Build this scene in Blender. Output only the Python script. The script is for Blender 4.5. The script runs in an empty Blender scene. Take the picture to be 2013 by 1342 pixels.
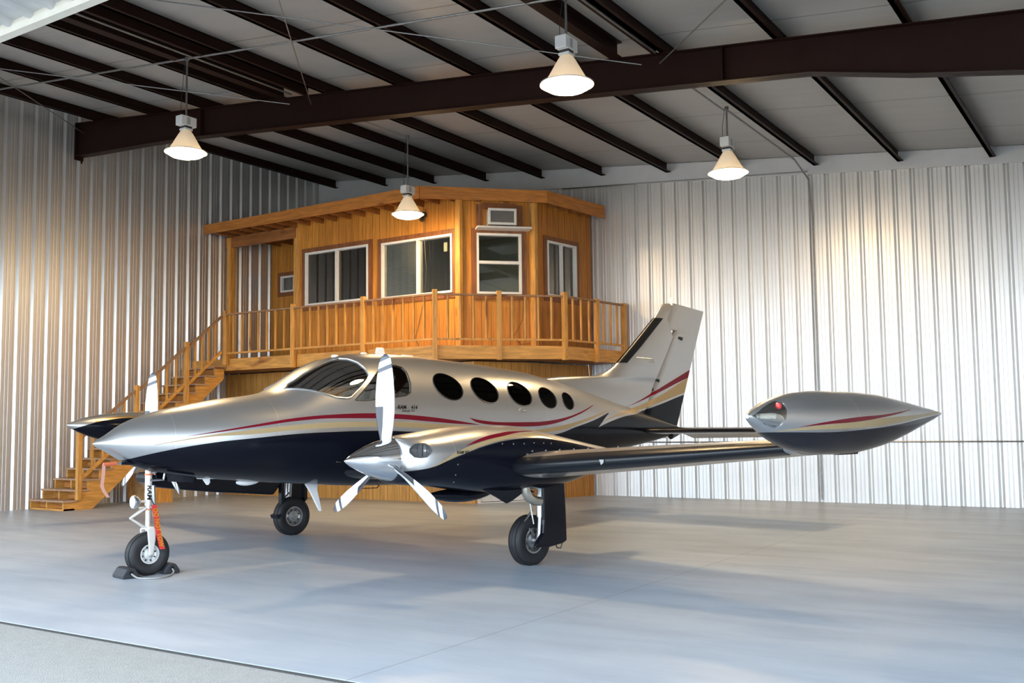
import bpy, bmesh, math, random
from mathutils import Vector, Matrix
random.seed(7)
PI = math.pi
CAM=dict(f=1953.703410338445,cy=692.1112005131486,H=1.4854165839060296,r=[0.8376309889188367, 0.546118568732856, -0.011350563335293388],u=[0.05117021027797037, -0.057762248572755456, 0.997018120306711],fw=[-0.5438344748018095, 0.8357140847951505, 0.07632845139293727])
XL=-18.87828411504433; YB=19.467890889342662; RIBL=11.044206646245238; RIBR=-3.046860215148071
PO=(-8.897334537229153,6.7186142020550355); PH=1.3540264336972008
# ------------------------------------------------------------------ camera, world, exposure
scene = bpy.context.scene
cam = bpy.data.cameras.new('camera'); cam_o = bpy.data.objects.new('camera', cam)
scene.collection.objects.link(cam_o); scene.camera = cam_o
cam.sensor_width = 36.0; cam.sensor_fit = 'HORIZONTAL'
cam.lens = CAM['f']/2013*36.0
cam.shift_y = (CAM['cy']-671)/2013
cam.clip_end = 400
_r, _u, _f = CAM['r'], CAM['u'], CAM['fw']
cam_o.matrix_world = Matrix(((_r[0],_u[0],-_f[0],0),(_r[1],_u[1],-_f[1],0),(_r[2],_u[2],-_f[2],CAM['H']),(0,0,0,1)))

world = bpy.data.worlds.new('sky'); scene.world = world; world.use_nodes = True
_bg = world.node_tree.nodes['Background']
_bg.inputs[0].default_value = (0.74, 0.87, 1.0, 1); _bg.inputs[1].default_value = 5.2
scene.view_settings.view_transform = 'Standard'; scene.view_settings.look = 'None'
scene.view_settings.gamma = 1.0; scene.view_settings.use_curve_mapping = False
scene.view_settings.exposure = 0.45
LAMP_POWER = 145.0
sun = bpy.data.lights.new('sun', 'SUN'); sun.energy = 9.0; sun.angle = math.radians(1.5); sun.color = (1.0,.95,.87)
sun_o = bpy.data.objects.new('sun', sun); scene.collection.objects.link(sun_o)
sun_o.rotation_euler = (math.radians(-38), math.radians(0), math.radians(20))   # high sun behind the building: lights the apron outside only

# ------------------------------------------------------------------ helpers
COL = scene.collection
class MB:
    def __init__(s): s.v=[]; s.f=[]; s.mi=[]; s.cur=0
    def add(s, vs, fs):
        o=len(s.v); s.v+= [tuple(map(float,v)) for v in vs]; s.f+=[tuple(o+i for i in f) for f in fs]; s.mi+=[s.cur]*len(fs); return s
    def box(s, x0,x1,y0,y1,z0,z1):
        x0,x1=sorted((x0,x1));y0,y1=sorted((y0,y1));z0,z1=sorted((z0,z1))
        return s.add([(x0,y0,z0),(x1,y0,z0),(x1,y1,z0),(x0,y1,z0),(x0,y0,z1),(x1,y0,z1),(x1,y1,z1),(x0,y1,z1)],
              [(0,3,2,1),(4,5,6,7),(0,1,5,4),(1,2,6,5),(2,3,7,6),(3,0,4,7)])
    def beam(s, a, b, w, h, up=(0,0,1)):
        a=Vector(a);b=Vector(b);d=(b-a).normalized();up=Vector(up)
        if abs(d.dot(up))>.98: up=Vector((0,1,0))
        side=d.cross(up).normalized(); u=side.cross(d).normalized()
        vs=[]
        for p in (a,b):
            for i,j in ((-1,-1),(1,-1),(1,1),(-1,1)): vs.append(p+side*(w/2*i)+u*(h/2*j))
        return s.add(vs,[(0,1,2,3),(7,6,5,4),(0,4,5,1),(1,5,6,2),(2,6,7,3),(3,7,4,0)])
    def tube(s, pts, r, n=10, cap=True):
        pts=[Vector(p) for p in pts]; rs=r if isinstance(r,(list,tuple)) else [r]*len(pts)
        rings=[]; up=Vector((0,0,1))
        d0=(pts[1]-pts[0]).normalized()
        if abs(d0.dot(up))>.95: up=Vector((1,0,0))
        for i,p in enumerate(pts):
            if i==0: d=pts[1]-pts[0]
            elif i==len(pts)-1: d=pts[-1]-pts[-2]
            else: d=(pts[i+1]-p).normalized()+(p-pts[i-1]).normalized()
            d.normalize(); a=d.cross(up)
            if a.length<1e-3: a=d.cross(Vector((0,1,0)))
            a.normalize(); b=a.cross(d); up=b
            rings.append([p+a*(math.cos(2*PI*k/n)*rs[i])+b*(math.sin(2*PI*k/n)*rs[i]) for k in range(n)])
        return s.loft(rings, cap)
    def loft(s, rings, cap=True, closed=True):
        n=len(rings[0]); vs=[p for r in rings for p in r]; fs=[]
        for i in range(len(rings)-1):
            for k in range(n if closed else n-1):
                k2=(k+1)%n; fs.append((i*n+k,i*n+k2,(i+1)*n+k2,(i+1)*n+k))
        if cap: fs.append(tuple(range(n))[::-1]); fs.append(tuple((len(rings)-1)*n+k for k in range(n)))
        return s.add(vs,fs)
    def lathe(s, prof, c=(0,0,0), axis='z', n=32, cap=True):
        c=Vector(c); rings=[]
        for r,h in prof:
            ring=[]
            for k in range(n):
                a=2*PI*k/n; x,y=r*math.cos(a),r*math.sin(a)
                ring.append(c+(Vector((x,y,h)) if axis=='z' else Vector((h,x,y)) if axis=='x' else Vector((x,h,y))))
            rings.append(ring)
        return s.loft(rings, cap)
    def prism(s, poly, a, b):
        # poly = list of 3-vectors, extruded from +a to +b (vectors)
        a=Vector(a);b=Vector(b);n=len(poly)
        vs=[Vector(p)+a for p in poly]+[Vector(p)+b for p in poly]
        fs=[tuple(range(n))[::-1],tuple(range(n,2*n))]+[(k,(k+1)%n,n+(k+1)%n,n+k) for k in range(n)]
        return s.add(vs,fs)
    def mesh(s, name):
        m=bpy.data.meshes.new(name); m.from_pydata(s.v,[],s.f); m.update()
        bm=bmesh.new(); bm.from_mesh(m); bmesh.ops.recalc_face_normals(bm, faces=bm.faces); bm.to_mesh(m); bm.free()
        return m
def tag(o, label=None, cat=None, group=None, kind=None):
    if label: o['label']=label
    if cat: o['category']=cat
    if group: o['group']=group
    if kind: o['kind']=kind
    return o
def smooth_mesh(me, ang=35):
    for p in me.polygons: p.use_smooth=True
    bm=bmesh.new(); bm.from_mesh(me)
    for e in bm.edges:
        e.smooth = not (len(e.link_faces)==2 and e.calc_face_angle(0)>math.radians(ang))
    bm.to_mesh(me); bm.free()
def obj(name, mb, mat=None, parent=None, smooth=False, bevel=0, world=True, ang=35):
    me = mb.mesh(name) if isinstance(mb,MB) else mb
    mats = mat if isinstance(mat,(list,tuple)) else [mat]
    for m in mats:
        if m: me.materials.append(m)
    if isinstance(mb,MB) and any(mb.mi):
        for p,i in zip(me.polygons, mb.mi): p.material_index=i
    o=bpy.data.objects.new(name, me); COL.objects.link(o)
    if parent is not None:
        o.parent=parent
        if world and parent.type=='EMPTY': o.location=-parent.location
    if smooth: smooth_mesh(me, ang)
    if bevel:
        b=o.modifiers.new('bevel','BEVEL'); b.width=bevel; b.segments=2; b.limit_method='ANGLE'; b.angle_limit=math.radians(40)
    return o
def thing(name, label, cat, loc=(0,0,0), group=None, rz=0):
    o=bpy.data.objects.new(name,None); COL.objects.link(o); o.location=loc; o.rotation_euler=(0,0,rz); o.empty_display_size=.2
    return tag(o,label,cat,group)
def struct(name, mb, mat, **k): return tag(obj(name,mb,mat,**k),kind='structure')
def cut(o, cutters):
    for c in cutters:
        m=o.modifiers.new('cut','BOOLEAN'); m.operation='DIFFERENCE'; m.solver='EXACT'; m.object=c
    dg=bpy.context.evaluated_depsgraph_get(); dg.update()
    me=bpy.data.meshes.new_from_object(o.evaluated_get(dg)); o.modifiers.clear(); o.data=me
    for c in cutters: bpy.data.objects.remove(c)
# ------------------------------------------------------------------ materials
def hexc(c): return tuple(c)+(1,) if len(c)==3 else c
class NT_:
    def __init__(s,name):
        s.m=bpy.data.materials.new(name); s.m.use_nodes=True; s.t=s.m.node_tree; s.b=s.t.nodes['Principled BSDF']
    def n(s,typ,**kw):
        nd=s.t.nodes.new(typ)
        for k,v in kw.items(): setattr(nd,k,v)
        return nd
    def l(s,a,b): s.t.links.new(a,b)
    def coord(s): return s.n('ShaderNodeTexCoord').outputs['Object']
    def sep(s): 
        nd=s.n('ShaderNodeSeparateXYZ'); s.l(s.coord(),nd.inputs[0]); return nd.outputs
    def math(s,op,a,b=None,c=None,clamp=False):
        nd=s.n('ShaderNodeMath',operation=op,use_clamp=clamp)
        for i,v in enumerate((a,b,c)):
            if v is None: continue
            if isinstance(v,(int,float)): nd.inputs[i].default_value=v
            else: s.l(v,nd.inputs[i])
        return nd.outputs[0]
    def mix(s,f,a,b):
        nd=s.n('ShaderNodeMix',data_type='RGBA')
        for i,v in ((0,f),(6,a),(7,b)):
            if isinstance(v,(int,float)): nd.inputs[i].default_value=v
            elif isinstance(v,tuple): nd.inputs[i].default_value=hexc(v)
            else: s.l(v,nd.inputs[i])
        return nd.outputs[2]
    def noise(s,scale,vec=None,detail=4,rough=.5,stretch=None):
        nd=s.n('ShaderNodeTexNoise'); nd.inputs['Scale'].default_value=scale; nd.inputs['Detail'].default_value=detail; nd.inputs['Roughness'].default_value=rough
        v=vec or s.coord()
        if stretch:
            mp=s.n('ShaderNodeMapping'); mp.inputs['Scale'].default_value=stretch; s.l(v,mp.inputs[0]); v=mp.outputs[0]
        s.l(v,nd.inputs['Vector']); return nd.outputs[0]
    def ramp(s,f,pts):
        nd=s.n('ShaderNodeValToRGB'); e=nd.color_ramp.elements
        while len(e)<len(pts): e.new(.5)
        for i,(p,c) in enumerate(pts): e[i].position=p; e[i].color=hexc(c)
        s.l(f,nd.inputs[0]); return nd.outputs[0]
    def bump(s,h,strength=.3,dist=.01):
        nd=s.n('ShaderNodeBump'); nd.inputs['Strength'].default_value=strength; nd.inputs['Distance'].default_value=dist
        s.l(h,nd.inputs['Height']); s.l(nd.outputs[0],s.b.inputs['Normal'])
    def set(s,color=None,rough=None,metal=None,coat=None,spec=None):
        for k,v in (('Base Color',color),('Roughness',rough),('Metallic',metal),('Coat Weight',coat),('Specular IOR Level',spec)):
            if v is None: continue
            if isinstance(v,(int,float)): s.b.inputs[k].default_value=v
            elif isinstance(v,tuple): s.b.inputs[k].default_value=hexc(v)
            else: s.l(v,s.b.inputs[k])
        return s.m
def simple(name,color,rough=.5,metal=0,coat=0,var=.08,scale=8,spec=.5):
    t=NT_(name); t.b.inputs['Specular IOR Level'].default_value=spec; f=t.noise(scale); c2=tuple(max(0,x*(1-2*var)) for x in color); c1=tuple(min(1,x*(1+var)) for x in color)
    t.set(t.mix(f,c2,c1),rough,metal,coat); t.b.inputs['Coat Roughness'].default_value=.06
    return t.m
def glass(name,tint=(.85,.88,.88),refl=1.0,base=.06):
    t=NT_(name); nt=t.t; nt.nodes.remove(t.b)
    tr=t.n('ShaderNodeBsdfTransparent'); tr.inputs[0].default_value=hexc(tint)
    gl=t.n('ShaderNodeBsdfGlossy'); gl.inputs['Roughness'].default_value=.02; gl.inputs[0].default_value=(refl,refl,refl,1)
    fr=t.n('ShaderNodeFresnel'); fr.inputs[0].default_value=1.5
    f=t.math('ADD',fr.outputs[0],base,clamp=True)
    mx=t.n('ShaderNodeMixShader'); t.l(f,mx.inputs[0]); t.l(tr.outputs[0],mx.inputs[1]); t.l(gl.outputs[0],mx.inputs[2])
    t.l(mx.outputs[0],nt.nodes['Material Output'].inputs[0]); return t.m
def emit(name,color,strength):
    t=NT_(name); t.b.inputs['Base Color'].default_value=hexc(color); t.b.inputs['Emission Color'].default_value=hexc(color); t.b.inputs['Emission Strength'].default_value=strength
    return t.m
def text_mesh(txt, size, bold=0, shear=0, extrude=.0008, spacing=1.0):
    cu=bpy.data.curves.new('lettering','FONT'); cu.body=txt; cu.size=size; cu.offset=bold; cu.shear=shear; cu.extrude=extrude; cu.align_x='CENTER'; cu.align_y='CENTER'; cu.space_character=spacing
    o=bpy.data.objects.new('lettering',cu); COL.objects.link(o)
    dg=bpy.context.evaluated_depsgraph_get(); dg.update()
    me=bpy.data.meshes.new_from_object(o.evaluated_get(dg)); bpy.data.objects.remove(o); return me
def place_text(me, origin, xdir, ydir, name, mat, parent, world=True, warp=None):
    X=Vector(xdir).normalized(); Y=Vector(ydir).normalized(); Z=X.cross(Y).normalized(); O=Vector(origin)
    for v in me.vertices:
        c=v.co; p=O+X*c.x+Y*c.y+Z*c.z
        if warp: p=warp(p)
        v.co=p
    return obj(name,me,mat,parent,world=world)

import math
def interp(tab,x):
    if x<=tab[0][0]: return tab[0][1]
    for (a,b),(c,d) in zip(tab,tab[1:]):
        if x<=c: return b+(d-b)*(x-a)/(c-a)
    return tab[-1][1]
def smooth(tab,x):
    # monotone-ish cubic (Catmull-Rom / finite difference hermite)
    n=len(tab)
    if x<=tab[0][0]: return tab[0][1]
    if x>=tab[-1][0]: return tab[-1][1]
    for i in range(n-1):
        if x<=tab[i+1][0]: break
    x0,y0=tab[i];x1,y1=tab[i+1];h=x1-x0
    d=(y1-y0)/h
    def sl(k):
        if k==0: return (tab[1][1]-tab[0][1])/(tab[1][0]-tab[0][0])
        if k==n-1: return (tab[-1][1]-tab[-2][1])/(tab[-1][0]-tab[-2][0])
        a=(tab[k][1]-tab[k-1][1])/(tab[k][0]-tab[k-1][0]);b=(tab[k+1][1]-tab[k][1])/(tab[k+1][0]-tab[k][0])
        return 0 if a*b<=0 else 2*a*b/(a+b)
    m0,m1=sl(i),sl(i+1);u=(x-x0)/h
    return (2*u**3-3*u*u+1)*y0+(u**3-2*u*u+u)*h*m0+(-2*u**3+3*u*u)*y1+(u**3-u*u)*h*m1
FW=[(-.62,0.0),(-.6,.04),(-.55,.075),(-.4,.155),(-.2,.24),(0,.31),(.3,.40),(.7,.50),(1.1,.58),(1.6,.66),(2.1,.71),(3,.73),(4,.73),(5,.69),(6,.58),(7,.43),(8,.27),(8.7,.14),(9.3,.03)]
FT=[(-.62,1.378),(-.6,1.40),(-.5,1.46),(-.3,1.59),(0,1.70),(.35,1.775),(.7,1.84),(1.1,1.89),(1.33,1.935),(1.5,2.02),(1.65,2.11),(1.9,2.25),(2.2,2.365),(2.5,2.42),(2.95,2.44),(3.45,2.43),(4,2.40),(4.6,2.36),(5.3,2.30),(6,2.19),(6.8,2.03),(7.6,1.86),(8.4,1.7),(9.3,1.48)]
FB=[(-.62,1.378),(-.6,1.355),(-.5,1.30),(-.34,1.206),(-.18,1.132),(.04,1.066),(.385,1.01),(.74,.966),(1.12,.927),(1.5,.892),(1.92,.855),(2.5,.81),(3.2,.79),(4,.80),(5,.84),(6,.92),(7,1.04),(7.8,1.15),(8.6,1.26),(9.3,1.38)]
FC=[(-.62,1.378),(0,1.38),(1,1.42),(2,1.5),(3,1.52),(5,1.52),(7,1.5),(9.3,1.43)]
FN=[(-.6,2.0),(1,2.15),(2.5,2.3),(5,2.3),(8,2.1)]
def fus(s):
    return smooth(FW,s),smooth(FT,s),smooth(FB,s),smooth(FC,s),interp(FN,s)
def surf_t(s,z):
    w,t,b,c,n=fus(s)
    h=(t-c) if z>c else (c-b)
    r=min(1,abs(z-c)/max(h,1e-4))
    return w*(1-r**n)**(1/n)
NT=[(1.15,.255,1.395,.995),(1.17,.305,1.41,.98),(1.22,.355,1.42,.968),(1.32,.40,1.435,.955),(1.5,.435,1.455,.94),(1.8,.45,1.49,.90),(2.1,.47,1.512,.86),(2.5,.48,1.513,.83),(2.9,.47,1.48,.83),(3.3,.43,1.41,.86),(3.8,.34,1.32,.95),(4.3,.2,1.24,1.05),(4.7,.05,1.18,1.12)]
def nac(s):
    w=smooth([(a,b) for a,b,c,d in NT],s);t=smooth([(a,c) for a,b,c,d in NT],s);b=smooth([(a,d) for a,b,c,d in NT],s)
    return w,t,b,(t+b)/2,2.6
def nac_t(s,z):
    w,t,b,c,n=nac(s)
    r=min(1,abs(z-c)/((t-b)/2))
    return w*(1-r**n)**(1/n)
TK=[(1.66,.008),(1.70,.034),(1.80,.080),(2.0,.155),(2.3,.222),(2.7,.255),(3.12,.258),(3.6,.233),(4.1,.172),(4.55,.102),(4.95,.038),(5.10,.01)]
TZ=[(1.67,1.552),(2.4,1.51),(3,1.50),(3.8,1.52),(5.10,1.58)]

# ------------------------------------------------------------------ hangar shell
def zr(x): return 5.99-.107*x          # underside of the purlins
PUR_D=.21
# --- materials
t=NT_('painted_steel_panel'); n1=t.noise(3.0,stretch=(1,1,.25)); n2=t.noise(40)
_c=t.mix(n1,(.66,.655,.645),(.74,.735,.725)); M_PANEL=t.set(_c,.40,.8); t.b.inputs['Specular IOR Level'].default_value=.6
t=NT_('concrete_floor')
xyz=t.sep()
big=t.noise(.35,detail=5,rough=.6); mid=t.noise(1.6,detail=6,rough=.62,stretch=(.35,1.6,1)); fine=t.noise(30,detail=5)
streak=t.noise(2.2,detail=7,rough=.7,stretch=(.18,1.2,1))
c=t.mix(t.ramp(big,[(.35,(0,0,0)),(.65,(1,1,1))]),(.33,.39,.46),(.43,.475,.535))
c=t.mix(t.math('MULTIPLY',t.ramp(mid,[(.42,(0,0,0)),(.7,(1,1,1))]),.6),c,(.27,.315,.385))
c=t.mix(t.math('MULTIPLY',t.ramp(streak,[(.60,(0,0,0)),(.68,(1,1,1))]),.30),c,(.52,.54,.56))
sp=t.noise(3.1,detail=8,rough=.75,stretch=(.6,2.2,1))
c=t.mix(t.math('MULTIPLY',t.ramp(sp,[(.66,(0,0,0)),(.70,(1,1,1))]),.7),c,(.17,.18,.19))
# saw-cut joints
j1=t.math('LESS_THAN',t.math('ABSOLUTE',t.math('ADD',xyz[0],4.15)),.006)
j2=t.math('LESS_THAN',t.math('ABSOLUTE',t.math('ADD',xyz[1],-12.6)),.006)
j3=t.math('LESS_THAN',t.math('ABSOLUTE',t.math('ADD',xyz[0],11.9)),.006)
jj=t.math('MAXIMUM',t.math('MAXIMUM',j1,j2),j3)
c=t.mix(t.math('MULTIPLY',jj,.6),c,(.14,.14,.14))
t.set(c,t.math('MULTIPLY_ADD',mid,.22,.27),0); t.b.inputs['Specular IOR Level'].default_value=.45
t.bump(fine,.08,.004); M_FLOOR=t.m
t=NT_('apron_asphalt'); a=t.noise(90,detail=3); b=t.noise(12,detail=6,rough=.7); v=t.n('ShaderNodeTexVoronoi'); v.inputs['Scale'].default_value=140; t.l(t.coord(),v.inputs[0])
c=t.mix(a,(.20,.205,.20),(.42,.425,.415)); c=t.mix(t.math('MULTIPLY',t.ramp(b,[(.5,(0,0,0)),(.75,(1,1,1))]),.35),c,(.17,.175,.175))
cr=t.noise(2.5,detail=9,rough=.8); c=t.mix(t.ramp(t.math('ABSOLUTE',t.math('SUBTRACT',cr,.5)),[(0.0,(.5,.5,.5)),(.004,(0,0,0))]),c,(.6,.6,.58))
t.set(c,.85); t.bump(v.outputs[0],.5,.006); M_APRON=t.m
t=NT_('insulation_vinyl'); xyz=t.sep(); w=t.noise(1.2,detail=4,stretch=(.6,3,1)); w2=t.noise(6,stretch=(.4,5,1))
c=t.mix(w,(.37,.355,.34),(.46,.44,.42))
yy=t.math('MODULO',t.math('ADD',xyz[1],t.math('MULTIPLY_ADD',t.noise(.8),.10,-14.1+40*1.98)),1.98)
ln=t.math('LESS_THAN',t.math('ABSOLUTE',t.math('SUBTRACT',yy,.05)),.013)
c=t.mix(t.math('MULTIPLY',ln,.75),c,(.12,.11,.10)); t.set(c,.45); t.bump(t.math('MULTIPLY_ADD',w,1,t.math('MULTIPLY',w2,.3)),.22,.04); M_CEIL=t.m
M_STEEL=simple('brown_primer_steel',(.020,.007,.005),.55,0,0,.2,3,.15)
M_GALV=simple('galvanised_pipe',(.30,.30,.30),.38,.8,0,.2,20)
M_TRIM=simple('white_steel_trim',(.60,.60,.60),.4,.1,0,.05,4)
M_DOORP=simple('door_panel_steel',(.44,.44,.44),.35,.1,0,.05,2)

# --- floor and apron
mb=MB(); mb.box(XL-.1,3.0,4.53,YB+.1,-.25,0); floor=struct('floor',mb,M_FLOOR)
mb=MB(); mb.box(-70,60,-60,4.5,-.3,-.012); tag(obj('apron_ground',mb,M_APRON),kind='structure')
mb=MB(); mb.box(XL-.1,3.0,4.495,4.535,-.2,-.006); struct('trim_1',mb,simple('joint_sealant',(.05,.05,.05),.8))

# --- ribbed wall panels: grooves recede away from the room
def rib_profile(length, phase, pitch=.317, mirror=1):
    prof=[(0,0)]; k0=int((0-phase)/pitch)-2
    pts=[]
    k=k0
    while True:
        c=phase+k*pitch
        if c-.2>length: break
        w=[(-.050,0),(-.016,.040),(.008,.040),(.050,0),(.112,0),(.118,.003),(.128,.003),(.134,0),(.183,0),(.189,.003),(.199,.003),(.205,0)]
        pts+=[(c+x*mirror,d) for x,d in (w if mirror>0 else w[::1])]
        k+=1
    pts.sort(); pts=[p for p in pts if 0<p[0]<length]
    return [(0,0)]+pts+[(length,0)]
def panel_wall(name, p0, direction, outward, length, phase, ztop, zbot=0.0):
    P0=Vector(p0); D=Vector(direction); O=Vector(outward)
    prof=rib_profile(length,phase); mb=MB(); n=len(prof)
    lo=[P0+D*x+O*d+Vector((0,0,zbot)) for x,d in prof]; hi=[P0+D*x+O*d+Vector((0,0,ztop((P0+D*x)[0],(P0+D*x)[1]))) for x,d in prof]
    mb.add(lo+hi,[(i,i+1,n+i+1,n+i) for i in range(n-1)])
    # outer skin gives the wall its thickness
    b=[P0+O*.09+Vector((0,0,zbot)),P0+D*length+O*.09+Vector((0,0,zbot))]
    tz=lambda p: p.xy.to_3d()+Vector((0,0,ztop(p.x,p.y)))
    mb.add([b[0],b[1],tz(b[1]),tz(b[0])],[(0,1,2,3)])
    return struct(name,mb,M_PANEL)
topf=lambda x,y: zr(x)+PUR_D
panel_wall('wall_left',(XL,4.55,0),(0,1,0),(-1,0,0),YB-4.55,(RIBL-.022)-4.55,lambda x,y: zr(XL)+PUR_D+.02)
panel_wall('wall_back',(XL,YB,0),(1,0,0),(0,1,0),3.0-XL,(RIBR-XL)%.317,topf)
panel_wall('wall_right',(3.0,4.55,0),(0,1,0),(1,0,0),YB-4.55,.1,lambda x,y: zr(3.0)+PUR_D+.02)
# --- roof
mb=MB(); nx=40; ny=30
vs=[];fs=[]
for i in range(nx+1):
    for j in range(ny+1):
        x=XL-.1+(3.1-XL)*i/nx; y=4.5+(YB+.1-4.5)*j/ny
        vs.append((x,y,zr(x)+PUR_D))
for i in range(nx):
    for j in range(ny):
        a=i*(ny+1)+j; fs.append((a,a+1,a+ny+2,a+ny+1))
mb.add(vs,fs)
mb.add([(XL-.1,4.5,zr(XL)+.45),(3.1,4.5,zr(3.1)+.45),(3.1,YB+.1,zr(3.1)+.45),(XL-.1,YB+.1,zr(XL)+.45)],[(0,1,2,3)])
struct('ceiling',mb,M_CEIL)
# --- header above the door opening
mb=MB(); mb.prism([(XL-.1,4.58,4.95),(3.1,4.58,4.95),(3.1,4.58,zr(3.1)+.4),(XL-.1,4.58,zr(XL)+.4)],(0,0,0),(0,.12,0)); struct('wall_front',mb,M_DOORP)
# --- purlins
names=['nearest the left wall','second from the left wall','third from the left wall','fourth from the left wall','fifth from the left wall','sixth from the left wall','fifth from the right of the photo','fourth from the right of the photo','third from the right of the photo','second from the right of the photo','rightmost in the photo']
PX=[-2.33-1.57*k for k in range(10,-1,-1)]; PX[0]=-18.2
for k,x in enumerate(PX):
    z=zr(x); mb=MB()
    mb.prism([(x-.014,4.7,z),(x+.045,4.7,z),(x+.045,4.7,z+.012),(x,4.7,z+.012),(x,4.7,z+PUR_D),(x-.014,4.7,z+PUR_D)],(0,0,0),(0,YB-.06-4.7,0))
    mb.box(x-.055,x,4.7,YB-.06,z+PUR_D-.014,z+PUR_D); mb.box(x-.014,x+.09,4.7,YB-.06,z,z+.012)
    tag(obj('roof_purlin',mb,M_STEEL),'dark brown steel purlin under the roof, '+names[k],'roof beam','roof purlins running back to the rear wall')
# --- tapered main rafter
ry=12.3
bot=[(XL+.02,7.30),(-18.5,7.27),(-16.6,7.17),(-15.2,7.07),(-11.1,6.67),(-8.0,6.36),(-3.45,5.88),(-2.3,5.62),(-1.1,5.41),(2.95,4.70)]
rafter=thing('main_rafter','long tapered dark brown steel rafter crossing under the roof','rafter',(XL,ry,7.3))
mb=MB(); mb.prism([(x,ry,z) for x,z in bot]+[(x,ry,zr(x)-.004) for x,z in bot[::-1]],(0,-.012,0),(0,.012,0)); obj('web',mb,M_STEEL,rafter)
for nm,f in (('lower_flange',lambda x,z:z),('upper_flange',lambda x,z:zr(x)-.016)):
    mb=MB()
    for (x0,z0),(x1,z1) in zip(bot,bot[1:]):
        a,b=f(x0,z0),f(x1,z1)
        mb.prism([(x0,ry,a),(x1,ry,b),(x1,ry,b+.014),(x0,ry,a+.014)],(0,-.1,0),(0,.1,0))
    obj(nm,mb,M_STEEL,rafter)
mb=MB(); mb.box(XL+.01,XL+.035,ry-.1,ry+.1,7.22,zr(XL)-.02); mb.tube([(XL+.12,ry,7.27),(XL+.12,ry,7.14)],.018,8); obj('end_plate',mb,M_STEEL,rafter)
for x in (-14.9,-4.6):
    mb=MB(); zb=interp(bot,x); mb.box(x-.008,x+.008,ry-.1,ry+.1,zb+.01,zr(x)-.02); obj('splice_plate',mb,M_STEEL,rafter)
# --- deep door-support beams between the door frame and the rafter
for x,lab,side in ((-12.5,'pair of deep dark steel beams meeting the rafter, above the left front lamp',0),(-5.95,'pair of deep dark steel beams meeting the rafter, above the large front lamp',0)):
    e=thing('door_support_beam',lab,'roof beam',(x,4.8,zr(x)),'deep beams between door frame and rafter')
    for dx,w in ((-.17,.16),(.42,.07)):
        mb=MB(); xx=x+dx; z=zr(xx); mb.box(xx-.008,xx+.008,4.8,ry-.12,z-.02,z+PUR_D-.02); mb.box(xx-w/2,xx+w/2,4.8,ry-.12,z-.032,z-.018); mb.box(xx-w/2,xx+w/2,4.8,ry-.12,z+PUR_D-.03,z+PUR_D-.015)
        obj('i_beam',mb,M_STEEL,e)
# --- overhead door leaf, raised outside the opening
e=thing('overhead_door','raised white ribbed steel hangar door leaf at the top left corner','hangar door',(XL,4.5,4.8))
L=3.6; tilt=math.radians(5.7); y0,z0=4.52,4.79
def dp(x,s,d): return (x, y0-s*math.cos(tilt)+d*math.sin(tilt), z0+s*math.sin(tilt)+d*math.cos(tilt))
mb=MB(); mb.prism([dp(0,0,0),dp(0,.07,0),dp(0,.07,.16),dp(0,0,.16)],(XL,0,0),(3.0,0,0)); obj('bottom_rail',mb,simple('cream_trim',(.62,.58,.50),.4),e)
mb=MB(); x=XL; ring=[]
prof=[]
while x<3.0:
    prof+=[(x,.10),(x+.20,.10),(x+.225,.055),(x+.265,.055),(x+.29,.10)]; x+=.30
n=len(prof); vs=[dp(a,.07,b) for a,b in prof]+[dp(a,L,b) for a,b in prof]
mb.add(vs,[(i,i+1,n+i+1,n+i) for i in range(n-1)]); vs2=[dp(XL,.07,.15),dp(3.0,.07,.15),dp(3.0,L,.15),dp(XL,L,.15)]; mb.add(vs2,[(0,1,2,3)])
obj('ribbed_sheet',mb,M_DOORP,e)
# --- trims
mb=MB()
def ztrim(x): return 5.93-.0925*x-.02
for (x0,x1) in ((XL+.05,3.0),):
    mb.prism([(x0,0,ztrim(x0)),(x1,0,ztrim(x1)),(x1,0,zr(x1)+PUR_D-.01),(x0,0,zr(x0)+PUR_D-.01)],(0,YB-.03,0),(0,YB-.004,0))
    mb.prism([(x0,0,ztrim(x0)),(x1,0,ztrim(x1)),(x1,0,ztrim(x1)+.10),(x0,0,ztrim(x0)+.10)],(0,YB-.055,0),(0,YB-.03,0))
struct('trim_2',mb,M_TRIM)
# --- conduits and bracing
def pipe(pts,r,label,name='conduit_pipe',cat='pipe',mat=None,group=None):
    mb=MB(); mb.tube(pts,r,8); return tag(obj(name,mb,mat or M_GALV,smooth=True),label,cat,group)
pipe([(-10.4,YB-.03,1.158),(2.9,YB-.03,1.158)],.013,'thin grey pipe running level along the rear wall behind the plane tail')
zc_=lambda x: zr(x)-.03
pipe([(-5.62,15.1,zc_(-5.62)),(-5.62,18.6,zc_(-5.62)-.02),(-5.58,YB-.10,zc_(-5.6)-.25),(-5.55,YB-.04,5.6),(-5.55,YB-.04,0.05)],.018,'grey conduit dropping down the bright rear wall from the roof')
pipe([(-11.2,YB-.07,ztrim(-11.2)-.02),(-5.62,YB-.07,ztrim(-5.6)+.05)],.014,'grey conduit following the white trim at the top of the rear wall')
pipe([(XL+.1,9.93,zc_(XL+.1)),(2.9,9.93,zc_(2.9))],.017,'long grey conduit clipped under the purlins above the two front lamps')
pipe([(-12.3,4.9,zc_(-12.3)),(-12.3,12.0,zc_(-12.3))],.015,'grey conduit running back above the left front lamp')
pipe([(-5.5,4.9,zc_(-5.5)),(-5.5,12.1,zc_(-5.5))],.015,'grey conduit running back above the large front lamp')
pipe([(-5.66,12.7,zc_(-5.6)),(-5.66,15.05,zc_(-5.6))],.015,'short grey conduit between rafter and the right rear lamp')
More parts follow.
